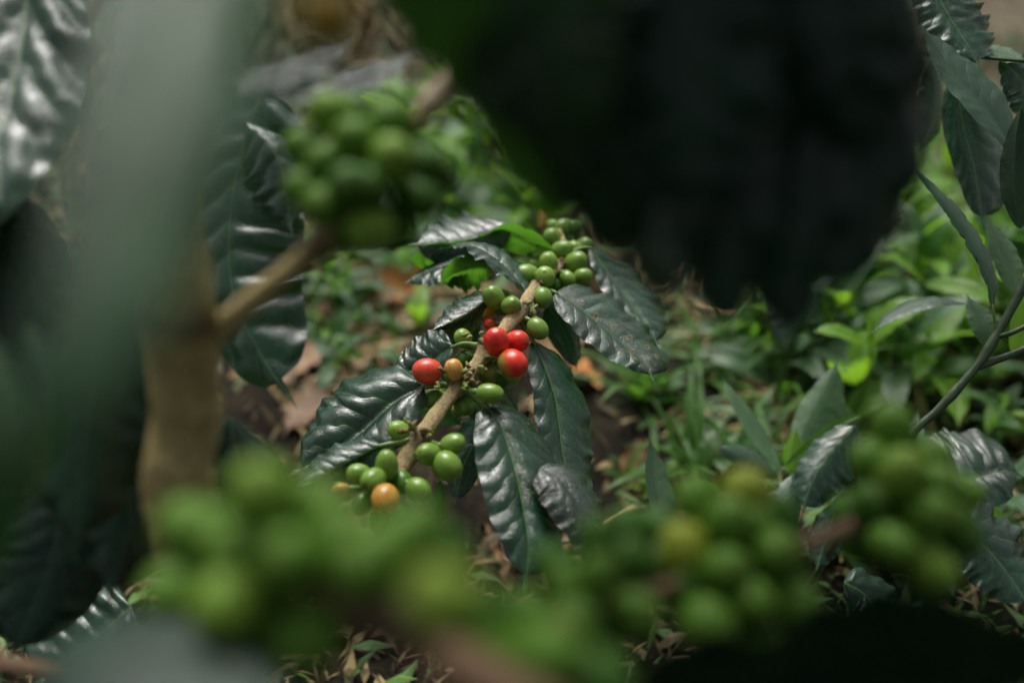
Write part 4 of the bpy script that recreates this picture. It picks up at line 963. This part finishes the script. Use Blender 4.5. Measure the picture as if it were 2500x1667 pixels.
# --- litter: straws, sticks, dead leaves
def straw(p, a, L_, rad, mat, label, group, name='straw', lift=.006):
    d = np.array([math.cos(a), math.sin(a), 0]) * L_ / 2
    o = root(name, p, label, 'straw' if name == 'straw' else 'stick', group)
    c = np.array(p) + [0, 0, lift]
    q = np.array([-math.sin(a), math.cos(a), 0]) * L_ * rnd.uniform(-.05, .05)
    tube('stalk', [c - d, c + q + [0, 0, rnd.uniform(0, .006)], c + d + [0, 0, rnd.uniform(-.003, .012)]], [rad, rad * .95, rad * .7], mat, o, sides=7, n=9, bumpy=.1, flat=.7)
for (x0, x1, y0, y1, n, sd, wh, gr) in ((680, 1100, 600, 980, 84, 21, 'left of the focused branch', 'straws left of the focused branch'),
                                        (1380, 1960, 690, 1400, 110, 22, 'right of the focused branch', 'straws right of the focused branch'),
                                        (850, 1350, 200, 600, 20, 23, 'behind the branch tip', 'straws behind the branch tip'),
                                        (600, 1380, 900, 1480, 46, 24, 'under the focused branch', 'straws under the focused branch')):
    for (x, y, r) in scatter(n, x0, x1, y0, y1, sd):
        if r.random() < .55:
            straw(G(x, y), r.gauss(.2, .5), r.uniform(.06, .16), r.uniform(.002, .0045), M['straw'], 'dry tan straw lying on the soil ' + wh, gr)
        else:
            straw(G(x, y), r.uniform(0, 3.1), r.uniform(.04, .12), r.uniform(.001, .003), M['brown_stick'], 'thin brown stick lying on the soil ' + wh, gr.replace('straws', 'sticks'), 'stick')
straw(G(1860, 800), -.45, .13, .0065, M['straw'], 'thick pale tan cane piece lying right of centre below the dark leaves', None, 'stick')
straw(G(1860, 940), -.55, .13, .0045, M['straw'], 'tan straw slanting down to the right above the largest grass tuft', None)
straw(G(1010, 745), .12, .16, .005, M['straw'], 'long pale straw left of the focused branch', None)
straw(G(960, 800), .35, .18, .004, M['brown_stick'], 'long brown stick left of the focused branch', None, 'stick')
straw(G(880, 875), .05, .2, .0045, M['straw'], 'long dull straw crossing below the weeds left of the branch', None)


def dead_mesh(seed):
    r = np.random.RandomState(seed)
    V, Fc, A, _, _ = leaf_core([np.array(p, float) for p in ((0, 0, .02), (.35, 0, .12), (.7, .03, .10), (1, .08, -.02))], (.5, .26, .22 + r.rand() * .15), (.5, -.24, .02 + r.rand() * .15),
                               nu=20, nv=6, qa=.15, wave=.12, dome=-.1, seed=seed, ragged=.2)
    me = mesh_from('dead_leaf', V, Fc, A); me.materials.append(M['dead_leaf'])
    return me
DM = [dead_mesh(240 + i) for i in range(4)]


def dead(p, s, a, mat, label, group, i=0):
    o = add('dead_leaf', DM[i % 4], M[mat])
    o.location = Vector(p) + Vector((0, 0, .004)); o.rotation_euler = (rnd.uniform(-.3, .3), rnd.uniform(-.25, .25), a); o.scale = (s, s, s)
    o['label'] = label; o['category'] = 'dead leaf'
    if group: o['group'] = group
for (x0, x1, y0, y1, n, sd, wh) in ((690, 1080, 620, 980, 26, 31, 'left of the focused branch'), (1430, 1950, 740, 1340, 22, 32, 'right of the focused branch'), (870, 1350, 200, 600, 12, 33, 'behind the branch tip'), (600, 1380, 900, 1480, 26, 34, 'under the focused branch')):
    for i, (x, y, r) in enumerate(scatter(n, x0, x1, y0, y1, sd)):
        dead(G(x, y), r.uniform(.03, .08), r.uniform(0, 6.28), 'dead_leaf', 'curled brown dead leaf on the soil ' + wh, 'dead leaves ' + wh, i)
dead(G(915, 745, .01), .06, .3, 'orange_leaf', 'orange dead leaf among weeds left of the focused branch', None, 1)
dead(G(1470, 960, .01), .07, 2.5, 'orange_leaf', 'bright orange dead leaf on the soil under the hole spotted leaf', None, 2)
dead(G(1530, 965, .01), .055, .6, 'orange_leaf', 'smaller orange dead leaf beside the grass tuft', None, 3)
dead(G(560, 975), .09, .4, 'dead_leaf', 'brown curled leaf right of the blurred trunk', None, 0)
dead(G(2340, 620), .07, .4, 'orange_leaf', 'tan orange dead leaf in the bright weeds at right', None, 0)

# --- ground cover nobody could count: small leaves and blades
def cover():
    r = np.random.RandomState(9)
    V, Fc, Cc = [], [], []
    for _ in range(60000):
        y = r.uniform(.25, 2.6); x = r.uniform(-.62 * y - .15, .62 * y + .2)
        dens = .8 + .35 * math.sin(x * 7 + 1.3) * math.sin(y * 6 + .4) + (.55 if x > .22 * y + .12 else 0) + (.2 if y > 1.2 else 0)
        if x > .42 * y and y > 1.5: dens = .05
        if r.rand() > dens * .75: continue
        a = r.rand() * 6.28; L_ = r.uniform(.008, .03) * (.8 + .35 * y); w = L_ * (r.uniform(.04, .10) if r.rand() < .7 else r.uniform(.12, .24)); L_ *= 1.25
        el = r.uniform(.1, 1.2)
        d = np.array([math.cos(a) * math.cos(el), math.sin(a) * math.cos(el), math.sin(el)]); s = np.array([-math.sin(a), math.cos(a), 0]) * w
        p = np.array([x, y, r.uniform(0, .012)])
        k = len(V)
        V += [p, p + d * L_ * .45 + s, p + d * L_ * .5 + [0, 0, w * .3], p + d * L_ * .45 - s, p + d * L_ - [0, 0, L_ * .15]]
        Fc += [(k, k + 1, k + 2), (k, k + 2, k + 3), (k + 1, k + 4, k + 2), (k + 2, k + 4, k + 3)]
        q = r.rand()
        if -.25 < x < .2 * y + .08 and q < .62 and r.rand() < .68: q = .7 + .3 * r.rand()
        c = (.045, .11, .022) if q < .4 else ((.09, .20, .03) if q < .62 else ((.32, .22, .10) if q < .88 else (.10, .055, .025)))
        f = r.uniform(.6, 1.3)
        Cc += [(c[0] * f, c[1] * f, c[2] * f, 1)] * 5
    o = add('ground_cover', mesh_from('ground_cover', V, Fc, {'tint': ('FLOAT_COLOR', Cc)}, smooth=False), plain_material('ground cover', (.04, .09, .02), (.06, .10, .03), .55, 200., .1, attr='tint'))
    o['kind'] = 'stuff'; o['label'] = 'low mat of tiny weeds, blades and leaf crumbs on the soil'
cover()

# --- an added leafy roof out of view, with a gap that shapes the light
def canopy():
    r = np.random.RandomState(31)
    V, Fc = [], []
    n = 0
    while n < 9000:
        v = unit(r.normal(size=3)); v[2] = abs(v[2])
        el = math.degrees(math.asin(v[2])); az = math.degrees(math.atan2(v[0], v[1]))
        rad = r.uniform(1.9, 2.6)
        c = np.array([0, .6, .25]) + v * rad
        if c[2] < .75 and c[1] > -.3: continue
        gd = np.array([math.sin(math.radians(-14)) * math.cos(math.radians(60)), math.cos(math.radians(-14)) * math.cos(math.radians(60)), math.sin(math.radians(60))])
        ang = math.degrees(math.acos(np.clip(v @ gd, -1, 1)))
        op = np.clip((GAP - ang) / 9, 0, 1)
        hole = math.sin(v[0] * 9 + 1) * math.sin(v[1] * 8 + 2) + .5 * math.sin(v[0] * 21) * math.sin(v[2] * 17)
        if r.rand() < op * .97 or (hole > .62 and el > 25): continue
        L_ = r.uniform(.09, .17); w_ = L_ * .24
        a = unit(r.normal(size=3) - [0, 0, .4]); b_ = unit(np.cross(a, r.normal(size=3)))
        k = len(V)
        V += [c - a * L_ * .5, c + b_ * w_, c + a * L_ * .5 - [0, 0, .02], c - b_ * w_]
        Fc += [(k, k + 1, k + 2, k + 3)]; n += 1
    o = add('added_canopy', mesh_from('added_canopy', V, Fc, None, smooth=False), plain_material('canopy leaf', (.012, .036, .010), (.03, .07, .016), .6, 20., .0))
    o['kind'] = 'stuff'; o['label'] = 'unseen leafy roof added overhead to shade and shape the light'
GAP = 31
canopy()

# ================================================================== light
w = bpy.data.worlds.new('World'); SC.world = w; w.use_nodes = True
nt = w.node_tree; bg = nt.nodes['Background']
sky = nt.nodes.new('ShaderNodeTexSky'); sky.sky_type = 'NISHITA'; sky.sun_disc = False
EL, AZ = math.radians(58), math.radians(-12)
sky.sun_elevation = EL; sky.sun_rotation = AZ
sky.dust_density = 6.0; sky.air_density = 1.0; sky.ozone_density = 0.5
hs = nt.nodes.new('ShaderNodeHueSaturation'); hs.inputs['Saturation'].default_value = .35
nt.links.new(sky.outputs[0], hs.inputs['Color']); nt.links.new(hs.outputs[0], bg.inputs['Color'])
bg.inputs['Strength'].default_value = .15
sun = bpy.data.lights.new('sun', 'SUN'); sun.energy = 1.25; sun.angle = math.radians(24); sun.color = (1, .97, .92)
so = bpy.data.objects.new('sun', sun); COL.objects.link(so)
d = Vector((math.sin(AZ) * math.cos(EL), math.cos(AZ) * math.cos(EL), math.sin(EL)))
so.rotation_euler = d.to_track_quat('Z', 'Y').to_euler()

vs = SC.view_settings
vs.view_transform = 'Standard'; vs.look = 'None'; vs.exposure = .55; vs.gamma = 1.0
SC.cycles.use_denoising = True
SC.cycles.max_bounces = 8
SC.cycles.sample_clamp_indirect = 6
